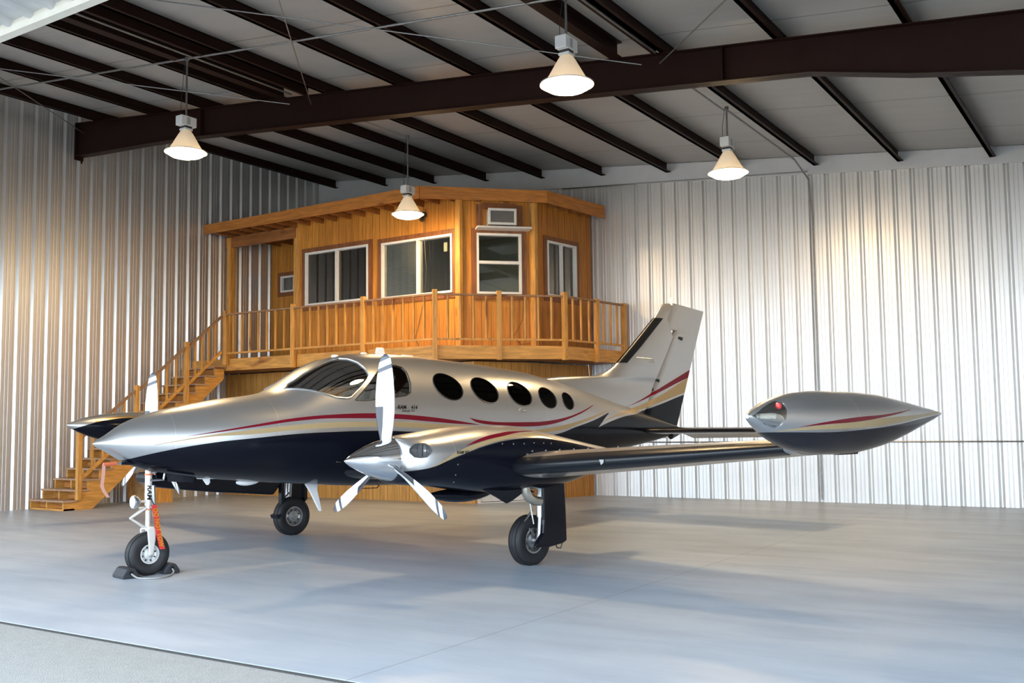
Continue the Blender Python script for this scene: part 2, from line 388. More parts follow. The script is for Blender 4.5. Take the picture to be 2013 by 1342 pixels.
pipe([(-12.3,12.6,zc_(-12.3)),(-12.25,15.1,zc_(-12.25))],.015,'short grey conduit between rafter and the left rear lamp')
RB=[((-8.4,7.8,6.9),(-11.99,12.17,7.09),'thin steel brace rod meeting the rafter right of the left front lamp'),
    ((-14.1,4.8,7.45),(-5.74,12.17,6.45),'long thin steel brace rod ending at the rafter behind the large front lamp'),
    ((-18.9+.1,6.5,7.93),(-12.51,12.17,7.19),'long thin steel brace rod crossing the conduit left of the left front lamp'),
    ((1.0,5.2,5.85),(-5.47,12.17,6.41),'thin steel brace rod ending at the rafter right of the large front lamp'),
    ((-14.5,6.4,7.5),(-18.51,12.17,7.72),'thin steel brace rod ending high on the left wall')]
for a,b,lab in RB: pipe([a,b],.009,lab,'brace_rod','brace rod',M_GALV,'roof bracing rods')
pipe([(XL+.04,4.9,6.0),(XL+.04,4.9,6.2)],.001,'x') if 0 else None

# --- high-bay lamps
t=NT_('prismatic_reflector'); nt=t.t
gr=t.n('ShaderNodeNewGeometry'); xyz=t.sep()
t.b.inputs['Base Color'].default_value=(.66,.62,.56,1); t.b.inputs['Roughness'].default_value=.35
tl=t.n('ShaderNodeBsdfTranslucent'); tl.inputs[0].default_value=(.80,.86,.95,1)
mx=t.n('ShaderNodeMixShader'); mx.inputs[0].default_value=.0045
t.l(t.b.outputs[0],mx.inputs[1]); t.l(tl.outputs[0],mx.inputs[2]); t.l(mx.outputs[0],nt.nodes['Material Output'].inputs[0]); M_REFL=t.m
M_LENS=emit('lamp_lens_glow',(1.0,.70,.36),LAMP_POWER)
M_BOX=simple('ballast_box_white',(.66,.65,.64),.45)
M_DARKM=simple('dark_metal',(.05,.05,.05),.4,.5)
def lamp(x,y,z,label):
    e=thing('high_bay_lamp',label,'ceiling lamp',(x,y,z),'hanging warehouse lamps'); c=(x,y,z); R=.315
    mb=MB(); prof=[(R,0),(R-.012,.012),(R-.055,.03),(R-.10,.10),(R-.15,.19),(R-.20,.28),(R-.235,.335),(.07,.345)]
    inner=[(r-.006,h-.004) for r,h in prof]
    mb.lathe(prof+[(.05,.345)],c,'z',40); me=obj('reflector',mb,M_REFL,e,smooth=True); 
    # open the bottom of the bell
    bm=bmesh.new(); bm.from_mesh(me.data); big=[f for f in bm.faces if len(f.verts)>8]; bmesh.ops.delete(bm,geom=big,context='FACES'); bm.to_mesh(me.data); bm.free()
    mb=MB(); mb.lathe([(R-.01,.004),(R-.03,-.004),(R-.05,-.03),(R-.09,-.055),(R-.16,-.075),(R-.24,-.085),(.02,-.088)],c,'z',40); obj('lens',mb,M_LENS,e,smooth=True)
    mb=MB(); mb.lathe([(R+.004,-.004),(R+.004,.012),(R-.016,.016),(R-.016,-.006)],c,'z',40); obj('rim',mb,M_REFL,e,smooth=True)
    mb=MB(); mb.box(x-.07,x+.07,y-.07,y+.07,z+.345,z+.375); obj('neck',mb,M_BOX,e)
    mb=MB(); mb.box(x-.062,x+.062,y-.062,y+.062,z+.375,z+.41); obj('vent_collar',mb,M_DARKM,e)
    b=MB(); b.box(x-.075,x+.075,y-.14,y+.14,z+.41,z+.56); bo=obj('ballast_box',b,M_BOX,e,bevel=.006)
    lb=MB(); lb.box(x+.0755,x+.077,y-.045,y+.02,z+.43,z+.54); obj('label_plate',lb,simple('plate_grey',(.35,.34,.32),.5),bo)
    zt=zr(x)-.04
    mb=MB(); mb.tube([(x,y,z+.56),(x,y,zt)],.015,8); mb.tube([(x,y,z+.56),(x,y,z+.59)],.03,8); mb.tube([(x,y,zt-.02),(x,y,zt+.03)],.035,8); obj('hanging_rod',mb,M_GALV,e,smooth=True)
    mb=MB(); mb.tube([(x-.05,y-.06,z+.56),(x-.055,y-.06,z+.75),(x-.02,y-.02,zt)],.004,6); obj('safety_wire',mb,M_DARKM,e)
lamp(-5.65,9.93,5.5,'large glowing bell lamp hanging near the top centre, closest of the four')
lamp(-12.45,9.93,5.8,'glowing bell lamp hanging in front of the left wall')
lamp(-5.58,14.95,5.5,'glowing bell lamp hanging in front of the bright rear wall at right')
lamp(-12.2,15.05,5.7,'smallest glowing bell lamp hanging before the wooden office roof')

# ------------------------------------------------------------------ timber office on the mezzanine corner
def wood_siding(name, d, base=(.62,.26,.040), pitch=.2):
    t=NT_(name); x,y,z=t.sep()
    u=t.math('ADD',t.math('MULTIPLY',x,d[0]),t.math('ADD',t.math('MULTIPLY',y,d[1]),50.0))
    k=t.math('FLOOR',t.math('DIVIDE',u,pitch*3)); wn=t.n('ShaderNodeTexWhiteNoise',noise_dimensions='1D'); t.l(k,wn.inputs['W'])
    cb=t.n('ShaderNodeCombineXYZ'); t.l(t.math('MULTIPLY',u,14),cb.inputs[0]); t.l(t.math('MULTIPLY',z,.9),cb.inputs[2]); t.l(t.math('MULTIPLY',k,3.7),cb.inputs[1])
    g=t.n('ShaderNodeTexNoise'); g.inputs['Scale'].default_value=1.6; g.inputs['Detail'].default_value=6; g.inputs['Distortion'].default_value=.6; t.l(cb.outputs[0],g.inputs['Vector'])
    lo=tuple(v*.62 for v in base); hi=tuple(min(1,v*1.2) for v in base)
    c=t.mix(t.ramp(g.outputs[0],[(.3,(0,0,0)),(.7,(1,1,1))]),lo,hi)
    c=t.mix(t.math('MULTIPLY',wn.outputs[0],.45),c,(base[0]*.62,base[1]*.52,base[2]*.5))
    gr=t.math('LESS_THAN',t.math('MODULO',u,pitch),.011)
    c=t.mix(t.math('MULTIPLY',gr,.75),c,(base[0]*.18,base[1]*.14,base[2]*.15))
    t.set(c,.42); t.b.inputs['Specular IOR Level'].default_value=.35
    t.bump(t.math('SUBTRACT',t.math('MULTIPLY',g.outputs[0],.2),gr),.35,.008); return t.m
def lumber(name, base, stretch, rot=0):
    t=NT_(name); cv=t.coord()
    if rot:
        mp=t.n('ShaderNodeMapping'); mp.inputs['Rotation'].default_value=(0,0,rot); t.l(cv,mp.inputs[0]); cv=mp.outputs[0]
    g=t.noise(2.2,vec=cv,detail=6,rough=.6,stretch=stretch); k=t.noise(1.1,vec=cv,detail=2,stretch=tuple(v**.5 for v in stretch))
    c=t.mix(t.ramp(g,[(.32,(0,0,0)),(.68,(1,1,1))]),tuple(v*.66 for v in base),tuple(min(1,v*1.18) for v in base))
    c=t.mix(t.ramp(k,[(.66,(0,0,0)),(.74,(1,1,1))]),c,(base[0]*.38,base[1]*.26,base[2]*.25))
    t.set(c,.5); t.bump(g,.12,.004); return t.m
LB=(.68,.32,.07)
M_LV=lumber('lumber_upright',LB,(9,9,1)); M_LX=lumber('lumber_lengthwise',LB,(1,9,9)); M_LY=lumber('lumber_depthwise',LB,(5,1,9))
M_RAIL=lumber('handrail_wood',(.36,.19,.09),(3,3,9))
M_TRIMW=lumber('stained_trim',(.24,.085,.025),(7,7,1.2)); M_ROOFW=lumber('fascia_wood',(.55,.20,.035),(1,4,9))
M_WIN=simple('white_window_frame',(.80,.79,.76),.35); M_WGL=glass('window_glass',(.86,.88,.85),.9,.10)
M_BLIND=simple('grey_blind',(.55,.54,.52),.7); M_ROOMW=simple('room_wall_paint',(.52,.53,.46),.8); M_TREAD=lumber('tread_wood',(.46,.28,.17),(9,1,9))
M_TAIL=lumber('rafter_tail_wood',(.30,.11,.025),(3,3,3))
OY=16.3; A0=(XL,OY); A1=(-11.87,OY); A2=(-10.75,17.4); A3=(-10.5,YB-.06)
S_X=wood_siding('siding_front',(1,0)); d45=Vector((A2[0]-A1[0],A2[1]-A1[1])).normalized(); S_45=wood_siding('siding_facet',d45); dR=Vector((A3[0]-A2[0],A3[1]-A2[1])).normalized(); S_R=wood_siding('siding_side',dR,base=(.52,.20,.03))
office=thing('mezzanine_office','two-storey orange timber office with angled corner built into the hangar corner','building',(XL,OY,0))
def wallseg(name, p0,p1,z0,z1,mat,holes=(),th=.09,parent=office):
    # wall with rectangular holes given as (u0,u1,z0,z1); thickness goes behind
    P=Vector((p0[0],p0[1],0)); D=Vector((p1[0]-p0[0],p1[1]-p0[1],0)); L=D.length; D/=L; N=Vector((-D.y,D.x,0))
    us=sorted({0,L,*[h[0] for h in holes],*[h[1] for h in holes]}); zs=sorted({z0,z1,*[h[2] for h in holes],*[h[3] for h in holes]})
    mb=MB()
    for a,b in zip(us,us[1:]):
        for c,d in zip(zs,zs[1:]):
            if any(h[0]<=a and b<=h[1] and h[2]<=c and d<=h[3] for h in holes): continue
            q=[P+D*a+Vector((0,0,c)),P+D*b+Vector((0,0,c)),P+D*b+Vector((0,0,d)),P+D*a+Vector((0,0,d))]
            mb.prism(q,(0,0,0),N*th)
    return obj(name,mb,mat,parent),P,D,N
def frame_ring(P,D,N,u0,u1,z0,z1,w,d0,d1):
    mb=MB()
    for (a,b,c,d) in ((u0,u1,z1-w,z1),(u0,u1,z0,z0+w),(u0,u0+w,z0+w,z1-w),(u1-w,u1,z0+w,z1-w)):
        q=[P+D*a+Vector((0,0,c)),P+D*b+Vector((0,0,c)),P+D*b+Vector((0,0,d)),P+D*a+Vector((0,0,d))]
        mb.prism(q,N*d0,N*d1)
    return mb
def rect(P,D,N,u0,u1,z0,z1,d0,d1,mb=None):
    mb=mb or MB(); q=[P+D*u0+Vector((0,0,z0)),P+D*u1+Vector((0,0,z0)),P+D*u1+Vector((0,0,z1)),P+D*u0+Vector((0,0,z1))]
    return mb.prism(q,N*d0,N*d1)
DZ=2.86; DT=3.13
UW0=3.14; UW1=6.28
h1=(-16.2-XL,-14.31-XL,4.31,5.53); h2=(-13.93-XL,-12.03-XL,4.28,5.50)
fx0=-16.48-XL
w,P,D,N=wallseg('front_wall',(-16.48,OY),A1,UW0,UW1,S_X,[(h1[0]-fx0,h1[1]-fx0,h1[2],h1[3]),(h2[0]-fx0,h2[1]-fx0,h2[2],h2[3])])
def sliding(P,D,N,u0,u1,z0,z1,split,vertical=True,blind=None,nm='window'):
    fr=obj(nm,frame_ring(P,D,N,u0,u1,z0,z1,.045,-.035,.06),M_WIN,office)
    if vertical:
        s=u0+(u1-u0)*split; obj('mullion',rect(P,D,N,s-.03,s+.03,z0+.045,z1-.045,-.025,.05),M_WIN,fr,world=False)
        rs=((u0+.045,s-.03,z0+.045,z1-.045,.03),(s+.03,u1-.045,z0+.045,z1-.045,.045))
    else:
        s=z0+(z1-z0)*split; obj('mullion',rect(P,D,N,u0+.045,u1-.045,s-.03,s+.03,-.03,.05),M_WIN,fr,world=False)
        rs=((u0+.045,u1-.045,z0+.045,s-.03,.03),(u0+.045,u1-.045,s+.03,z1-.045,.045))
    for a,b,c,d,e in rs: obj('pane',rect(P,D,N,a,b,c,d,e,e+.004),M_WGL,fr,world=False)
    # stained casing around
    obj('casing',frame_ring(P,D,N,u0-.11,u1+.11,z0-.11,z1+.10,.105,-.022,0),M_TRIMW,fr,world=False)
    if blind:
        a,b=rs[blind-1][0],rs[blind-1][1]; c,d=rs[blind-1][2],rs[blind-1][3]; mb=MB(); z=d-.01
        while z>c+.02:
            q=[P+D*(a+.01)+Vector((0,0,z)),P+D*(b-.01)+Vector((0,0,z)),P+D*(b-.01)+Vector((0,0,z-.018)),P+D*(a+.01)+Vector((0,0,z-.018))]
            mb.prism(q,N*.085,N*.10); z-=.028
        obj('blind',mb,M_BLIND,fr,world=False)
    return fr
w1=sliding(P,D,N,h1[0]-fx0,h1[1]-fx0,h1[2],h1[3],.50); w2=sliding(P,D,N,h2[0]-fx0,h2[1]-fx0,h2[2],h2[3],.52,blind=1)
# paper tags hanging inside the panes
M_TAG=simple('paper_tag',(.75,.74,.60),.8)
for u,z in ((h1[0]-fx0+1.25,5.32),(h2[0]-fx0+1.62,5.26)):
    mb=rect(P,D,N,u,u+.09,z-.10,z+.09,.062,.066); tag(obj('paper_tag',mb,M_TAG),'pale paper tag in the '+('left' if u<2.5 else 'right')+' of the two wide front windows','paper tag')
# recessed entrance bay at the left
RY=17.75
w,P3,D3,N3=wallseg('recess_wall',(XL+.02,RY),(-16.48,RY),UW0,UW1,S_X,[(.34+.0,.86,4.95,5.40)])
fr=obj('window',frame_ring(P3,D3,N3,.36,.84,4.97,5.38,.045,-.035,.06),M_WIN,office); obj('pane',rect(P3,D3,N3,.40,.80,5.01,5.34,.03,.034),M_WGL,fr,world=False); obj('casing',frame_ring(P3,D3,N3,.25,.95,4.87,5.48,.105,-.022,0),M_TRIMW,fr,world=False)
wallseg('recess_side_wall',(-16.48,RY),(-16.48,OY),UW0,UW1,wood_siding('siding_return',(0,1)))
mb=MB(); mb.box(-16.57,-16.38,OY-.02,OY+.10,UW0,UW1); obj('corner_post',mb,M_LV,office)
mb=MB(); mb.box(XL+.10,XL+.24,OY-.07,OY+.07,UW0,6.16); obj('porch_post',mb,M_LV,office)
mb=MB(); mb.box(XL+.02,-16.5,OY-.05,OY+.03,5.92,6.18); obj('porch_beam',mb,lumber('beam_wood',(.34,.13,.035),(1,6,9)),office)
# angled bay
w,P,D,N=wallseg('angled_wall',A1,A2,UW0,UW1,S_45,[(.36,1.30,4.24,5.50),(.56,1.15,5.62,5.97)])
w3=sliding(P,D,N,.36,1.30,4.24,5.50,.52,vertical=False); PA,DA,NA=P,D,N
w,P,D,N=wallseg('side_wall',A2,A3,UW0,UW1,S_R,[(.42,1.45,4.26,5.44)])
w4=sliding(P,D,N,.42,1.45,4.26,5.44,.5); PR,DR,NR=P,D,N
for nm,a in (('corner_board',A1),('corner_board',A2)):
    mb=MB(); mb.tube([(a[0],a[1],UW0),(a[0],a[1],UW1)],.085,8); obj(nm,mb,lumber('corner_wood',(.68,.32,.06),(9,9,1)),office)
# board framing around the air conditioner
mb=rect(PA,DA,NA,.36,.48,5.6,6.1,-.02,0); rect(PA,DA,NA,1.20,1.34,5.6,6.1,-.02,0,mb); rect(PA,DA,NA,.48,1.20,6.0,6.14,-.02,0,mb); obj('trim_board',mb,M_TRIMW,office)
# lower storey
LZ=DZ-.02
wallseg('lower_front_wall',(XL+.02,OY),(-11.52,OY),0,LZ,wood_siding('siding_lower',(1,0),base=(.62,.31,.075)))
w,PL,DL,NL=wallseg('lower_angled_wall',(-11.52,OY),(-10.88,17.42),0,LZ,wood_siding('siding_lower_facet',d45,base=(.60,.28,.06)),[(.06,1.24,0.02,2.12)])
wallseg('lower_side_wall',(-10.88,17.42),(-10.52,YB-.06),0,LZ,wood_siding('siding_lower_side',dR,base=(.54,.24,.045)))
dr=obj('door_panel',rect(PL,DL,NL,.11,1.20,.03,2.07,.01,.05),simple('white_door',(.78,.78,.78),.4),office)
obj('door_frame',frame_ring(PL,DL,NL,.05,1.25,-.04,2.13,.06,-.02,.08),M_WIN,office)
mb=MB(); c=PL+DL*.2+Vector((0,0,1.0))-NL*.02; mb.tube([c,c-NL*.06],.03,10); obj('door_knob',mb,M_GALV,dr,world=False)
# interior: floor, back partition, ceiling so the panes show a room
mb=MB(); mb.prism([(XL+.05,OY+.1,UW0-.02),(A1[0]-.05,OY+.1,UW0-.02),(A2[0]-.12,A2[1]+.05,UW0-.02),(A3[0]-.12,YB-.1,UW0-.02),(XL+.05,YB-.1,UW0-.02)],(0,0,0),(0,0,.02)); obj('room_floor',mb,M_ROOMW,office)
mb=MB(); mb.box(-16.4,-10.8,YB-.16,YB-.12,UW0,6.1); mb.box(-14.15,-14.08,16.6,YB-.2,UW0,6.1); obj('partition',mb,M_ROOMW,office)
mb=MB(); mb.box(-16.4,-13.4,19.1,19.13,UW0,5.2); obj('panelling',mb,wood_siding('room_panel',(1,0),base=(.30,.22,.15)),office)
# roof: flat box with overhang, joists below
RB_=6.14; RT_=6.37
E0=(XL+.02,15.62);E1=(-12.32,15.58);E2=(-10.44,17.45);E3=(-10.15,YB-.06)
mb=MB(); mb.prism([(E0[0],E0[1],RT_),(E1[0],E1[1],RT_),(E2[0],E2[1],RT_),(E3[0],E3[1],RT_-.04),(XL+.02,YB-.06,RT_)],(0,0,-.02),(0,0,.02))
roof=obj('roof_deck',mb,lumber('roof_board',(.22,.08,.02),(2,6,2)),office)
for a,b,za,zb in ((E0,E1,RB_+.03,RB_),(E1,E2,RB_,RB_),(E2,E3,RB_,RB_-.03)):
    mb=MB(); d=Vector((b[0]-a[0],b[1]-a[1],0)).normalized(); n_=Vector((-d.y,d.x,0))
    mb.prism([(a[0],a[1],za),(b[0],b[1],zb),(b[0],b[1],RT_+.02),(a[0],a[1],RT_+.02)],n_*-.02,n_*.025); obj('fascia_board',mb,M_ROOFW if a is E0 else lumber('fascia_wood_angled',(.55,.20,.035),(1,6,9),-PI/4 if a is E1 else -PI*.46),office)
def edge_y(x): 
    return 15.62 if x<E1[0] else E1[1]+(x-E1[0])*(E2[1]-E1[1])/(E2[0]-E1[0])
x=XL+.35
while x<-10.6:
    mb=MB(); yb=OY if x<A1[0] else A1[1]+(x-A1[0])*(A2[1]-A1[1])/(A2[0]-A1[0]); 
    if x<-16.48: yb=RY
    mb.box(x-.02,x+.02,edge_y(x)+.05,yb+.02,RB_+.01,RT_-.03); obj('rafter_tail',mb,M_TAIL,roof,world=False); x+=.41
y=17.9
while y<YB-.2:
    mb=MB(); xa=A2[0]+(y-A2[1])*(A3[0]-A2[0])/(A3[1]-A2[1]); xb=E2[0]+(y-E2[1])*(E3[0]-E2[0])/(E3[1]-E2[1]); mb.box(xa-.02,xb-.04,y-.02,y+.02,RB_-.0,RT_-.04); obj('rafter_tail',mb,M_TAIL,roof,world=False); y+=.36
mb=MB(); mb.box(-13.36,-13.28,15.9,15.98,RT_+.02,RT_+.13); obj('vent_pipe',mb,M_DARKM,roof,world=False)
# --- air conditioner, its shelf and wires
e=thing('window_air_conditioner','boxy white air conditioner high on the angled office wall','air conditioner',tuple(PA+DA*.85+Vector((0,0,5.63))))
mb=rect(PA,DA,NA,.57,1.14,5.64,5.96,-.26,.08); body=obj('casing',mb,simple('ac_casing',(.42,.41,.39),.5),e,bevel=.01)
obj('front_frame',frame_ring(PA,DA,NA,.56,1.15,5.63,5.97,.05,-.29,-.255),M_WIN,e,bevel=.004)
mb=MB(); 
for k in range(11): rect(PA,DA,NA,.61,1.10,5.685+k*.023,5.697+k*.023,-.28,-.262,mb)
obj('grille',mb,simple('ac_grille',(.10,.10,.10),.6),e)
mb=MB()
for k in range(5): rect(PA,DA,NA,.566,.5715,5.68+k*.05,5.705+k*.05,-.22,-.06,mb)
e2=thing('hanging_shelf','thin white shelf bar hung on two wires above the angled office window','shelf',tuple(PA+DA*.85+Vector((0,0,5.56))))
obj('shelf_bar',rect(PA,DA,NA,.33,1.46,5.555,5.59,-.34,-.02),M_WIN,e2)
for u in (.37,1.40):
    mb=MB(); p=PA+DA*u-NA*.3; mb.tube([p+Vector((0,0,5.58)),p+Vector((0,0,6.2))],.005,6); obj('wire',mb,M_GALV,e2)
def cable(pts,label,r=.005):
    mb=MB(); mb.tube(pts,r,6); return tag(obj('loose_cable',mb,M_DARKM),label,'cable')
pc=lambda u,z,d=-.03: PA+DA*u-NA*(-d)+Vector((0,0,z))
cable([pc(1.32,5.6,-.05),pc(1.36,5.2,-.06),pc(1.34,4.8,-.05),pc(1.37,4.4,-.06),pc(1.33,4.2,-.05),pc(1.30,3.7,-.05),pc(1.1,3.35,-.06),pc(1.25,3.2,-.08),pc(1.45,3.22,-.06)],'dark cable dangling from the air conditioner down the angled wall')
cable([(-12.72,OY-.03,6.1),(-12.74,OY-.035,5.4),(-12.70,OY-.03,4.8),(-12.74,OY-.04,4.25),(-12.9,OY-.03,3.7),(-13.0,OY-.03,3.4),(-12.9,OY-.03,3.2)],'dark cable hanging down across the right front office window')
e=thing('security_light','small dark lamp fitting under the office eave','light fitting',(-12.75,OY,6.0))
mb=MB(); mb.box(-12.80,-12.70,OY-.12,OY,5.93,6.02); mb.tube([(-12.75,OY-.06,5.95),(-12.75,OY-.12,5.84)],[.03,.05],10); obj('housing',mb,M_DARKM,e)

# ------------------------------------------------------------------ deck with railing
C0=(XL+.02,15.33);C1=(-11.82,15.45);C2=(-10.0,17.3);C3=(-9.70,YB-.06)
deck=thing('timber_deck','orange timber walkway deck with baluster railing around the office','deck',(XL,15.3,DT))
mb=MB(); mb.prism([(C0[0],C0[1]+.03,DT-.04),(C1[0],C1[1]+.03,DT-.04),(C2[0]-.04,C2[1],DT-.04),(C3[0]-.04,C3[1],DT-.04),(A3[0]-.0,A3[1],DT-.04),(A2[0],A2[1],DT-.04),(A1[0],A1[1],DT-.04),(-16.45,OY,DT-.04),(-16.45,RY,DT-.04),(XL+.02,RY,DT-.04)],(0,0,0),(0,0,.035)); obj('deck_boards',mb,M_TREAD,deck)
mb=MB(); mb.prism([(C0[0],C0[1]+.06,DZ+.02),(C1[0],C1[1]+.06,DZ+.02),(C2[0]-.06,C2[1],DZ+.02),(C3[0]-.06,C3[1],DZ+.02),(A3[0],A3[1],DZ+.02),(A2[0],A2[1],DZ+.02),(A1[0],A1[1],DZ+.02),(XL+.02,OY,DZ+.02)],(0,0,-.015),(0,0,.0)); obj('soffit',mb,M_TRIMW,deck)
segs=[(Vector((-17.62,15.33,0)),Vector((*C1,0))),(Vector((*C1,0)),Vector((*C2,0))),(Vector((*C2,0)),Vector((*C3,0)))]
for i,(a,b) in enumerate([(Vector((*C0,0)),Vector((*C1,0)))]+segs[1:]):
    d=(b-a).normalized(); n_=Vector((-d.y,d.x,0)); mb=MB()
    L_=(b-a).length; cutp=[0,L_*.27,L_*.55,L_] if i==0 else [0,L_*.5,L_]
    for u0,u1 in zip(cutp,cutp[1:]):
        mb2=MB(); q=[a+d*(u0+.002)+Vector((0,0,DZ)),a+d*(u1-.002)+Vector((0,0,DZ)),a+d*(u1-.002)+Vector((0,0,DT-.005)),a+d*(u0+.002)+Vector((0,0,DT-.005))]
        mb2.prism(q,n_*-.02,n_*.02); obj('fascia_board',mb2,M_LX if i==0 else lumber('deck_fascia_angled',LB,(1,9,9),-PI/4 if i==1 else -PI*.45),deck)
posts=[(-17.66,15.25),(-15.57,15.29),(-13.60,15.33),(-11.80,15.38),(-10.92,16.32),(-9.97,17.28),(-9.80,18.33),(-9.68,YB-.13)]
rot={4:45,5:60}
for i,(x,y) in enumerate(posts):
    mb=MB(); h=.048; a=math.radians(45 if i in (3,4) else 66 if i==5 else 80 if i>5 else 0); ca,sa=math.cos(a),math.sin(a)
    base=[(x+ca*px-sa*py,y+sa*px+ca*py) for px,py in ((-h,-h),(h,-h),(h,h),(-h,h))]
    zb=DZ-.02 if i else 2.98
    mb.prism([(p[0],p[1],zb) for p in base],(0,0,0),(0,0,(4.215 if i<6 else 4.17)-zb)); po=obj('railing_post',mb,M_LV,deck,bevel=.008)
    for z in ((2.90,3.04) if i in (3,4,5) else ()):
        mb=MB(); n_=Vector((sa,-ca,0)); c_=Vector((x,y,z))+n_*h; mb.tube([c_,c_+n_*.008],.013,8); obj('bolt',mb,M_GALV,po,world=False)
for i,((x0,y0),(x1,y1)) in enumerate(zip(posts,posts[1:])):
    a=Vector((x0,y0,0)); b=Vector((x1,y1,0)); L_=(b-a).length; d=(b-a)/L_
    mb=MB(); mb.beam(a+d*.04+Vector((0,0,4.125)),b-d*.04+Vector((0,0,4.125)),.085,.035); obj('top_rail',mb,M_RAIL,deck)
    mb=MB(); mb.beam(a+d*.04+Vector((0,0,3.245)),b-d*.04+Vector((0,0,3.245)),.04,.04); obj('bottom_rail',mb,M_LX,deck)
    nb=max(2,round(L_/.262)-1)
    for k in range(nb):
        p=a+d*(L_*(k+1)/(nb+1)); mb=MB(); mb.beam(p+Vector((0,0,3.262)),p+Vector((0,0,4.11)),.036,.036,up=(0,1,0)); obj('baluster',mb,M_LV,deck)
# ------------------------------------------------------------------ staircase
ys=11.40; NR_=16; RISE=3.13/NR_; RUN=(15.27-ys)/(NR_-1); SX0,SX1=XL+.03,-17.72
st=thing('timber_staircase','orange timber staircase climbing along the left wall to the deck','staircase',(SX0,ys,0))
for k in range(NR_-1):
    y=ys+k*RUN; z=RISE*(k+1)
    mb=MB(); mb.box(SX0,SX1+.03,y-.03,y+RUN+.03,z-.035,z); obj('stair_tread',mb,M_TREAD,st)
    mb=MB(); mb.box(SX0+.045,SX1-.045,y+.19,y+.208,z-RISE,z-.036)
    obj('riser_board',mb,lumber('riser_wood',(.50,.21,.055),(1,9,9)) if k==0 else bpy.data.materials['riser_wood'],st)
mb=MB(); mb.box(SX0,SX1,ys+.005,ys+RUN*.9,0.0,.035); obj('base_plate',mb,M_LX,st)
def stringer(x0,x1,name='stringer'):
    poly=[(ys,0)]
    for k in range(NR_-1): poly+=[(ys+k*RUN,RISE*(k+1)-.036),(ys+(k+1)*RUN,RISE*(k+1)-.036)]
    yt=ys+(NR_-1)*RUN; poly[-1]=(yt,RISE*(NR_-1)-.036); poly+=[(yt,RISE*(NR_-1)-.26),(ys+.62,0.0)]
    mb=MB(); mb.prism([(x0,y,z) for y,z in poly],(0,0,0),(x1-x0,0,0)); obj(name,mb,M_LY,st)
stringer(SX1-.04,SX1); stringer((SX0+SX1)/2-.02,(SX0+SX1)/2+.02); stringer(SX0,SX0+.04)
sp=[(11.68,.19,1.50),(12.96,.99,2.46),(14.20,1.97,3.44)]
for y,za,zb in sp:
    mb=MB(); mb.box(SX1-.005,SX1+.085,y-.045,y+.045,za,zb); obj('stair_post',mb,M_LV,st,bevel=.008)
tops=[(11.68,1.40),(12.96,2.36),(14.20,3.33),(15.20,4.10)]
for (y0,z0),(y1,z1) in zip(tops,tops[1:]):
    m=Vector((SX1+.04,0,0)); a=Vector((SX1+.04,y0+.05,z0)); b=Vector((SX1+.04,y1-.05,z1-.02))
    mb=MB(); mb.beam(a,b,.07,.04); obj('handrail',mb,M_RAIL,st)
    a2=a-Vector((0,0,.80)); b2=b-Vector((0,0,.80)); mb=MB(); mb.beam(a2,b2,.04,.06); obj('lower_rail',mb,M_LY,st)
    for k in range(1,5):
        f=k/5; p=a2.lerp(b2,f); q_=a.lerp(b,f); mb=MB(); mb.beam(p+Vector((0,0,.0)),q_,.036,.036,up=(0,1,0)); obj('baluster',mb,M_LV,st)
mb=MB(); mb.box(SX1-.03,SX1+.07,15.34,15.44,2.86,3.12); obj('landing_block',mb,M_LV,st)
# --- wooden crate under the stairs
e=thing('wooden_crate','pale plywood box standing under the stairs, behind the nose wheel','crate',(-18.2,13.5,0))
mb=MB(); mb.box(-18.50,-17.86,13.46,14.0,.04,.62); obj('box_body',mb,lumber('plywood',(.62,.38,.17),(2,9,2)),e)
mb=MB()
for x in (-18.52,-17.90): mb.box(x,x+.07,13.41,13.46,0,.66)
mb.box(-18.52,-17.83,13.41,13.46,0,.06); mb.box(-17.86,-17.83,13.41,14.0,0,.66); obj('corner_battens',mb,M_LV,e)

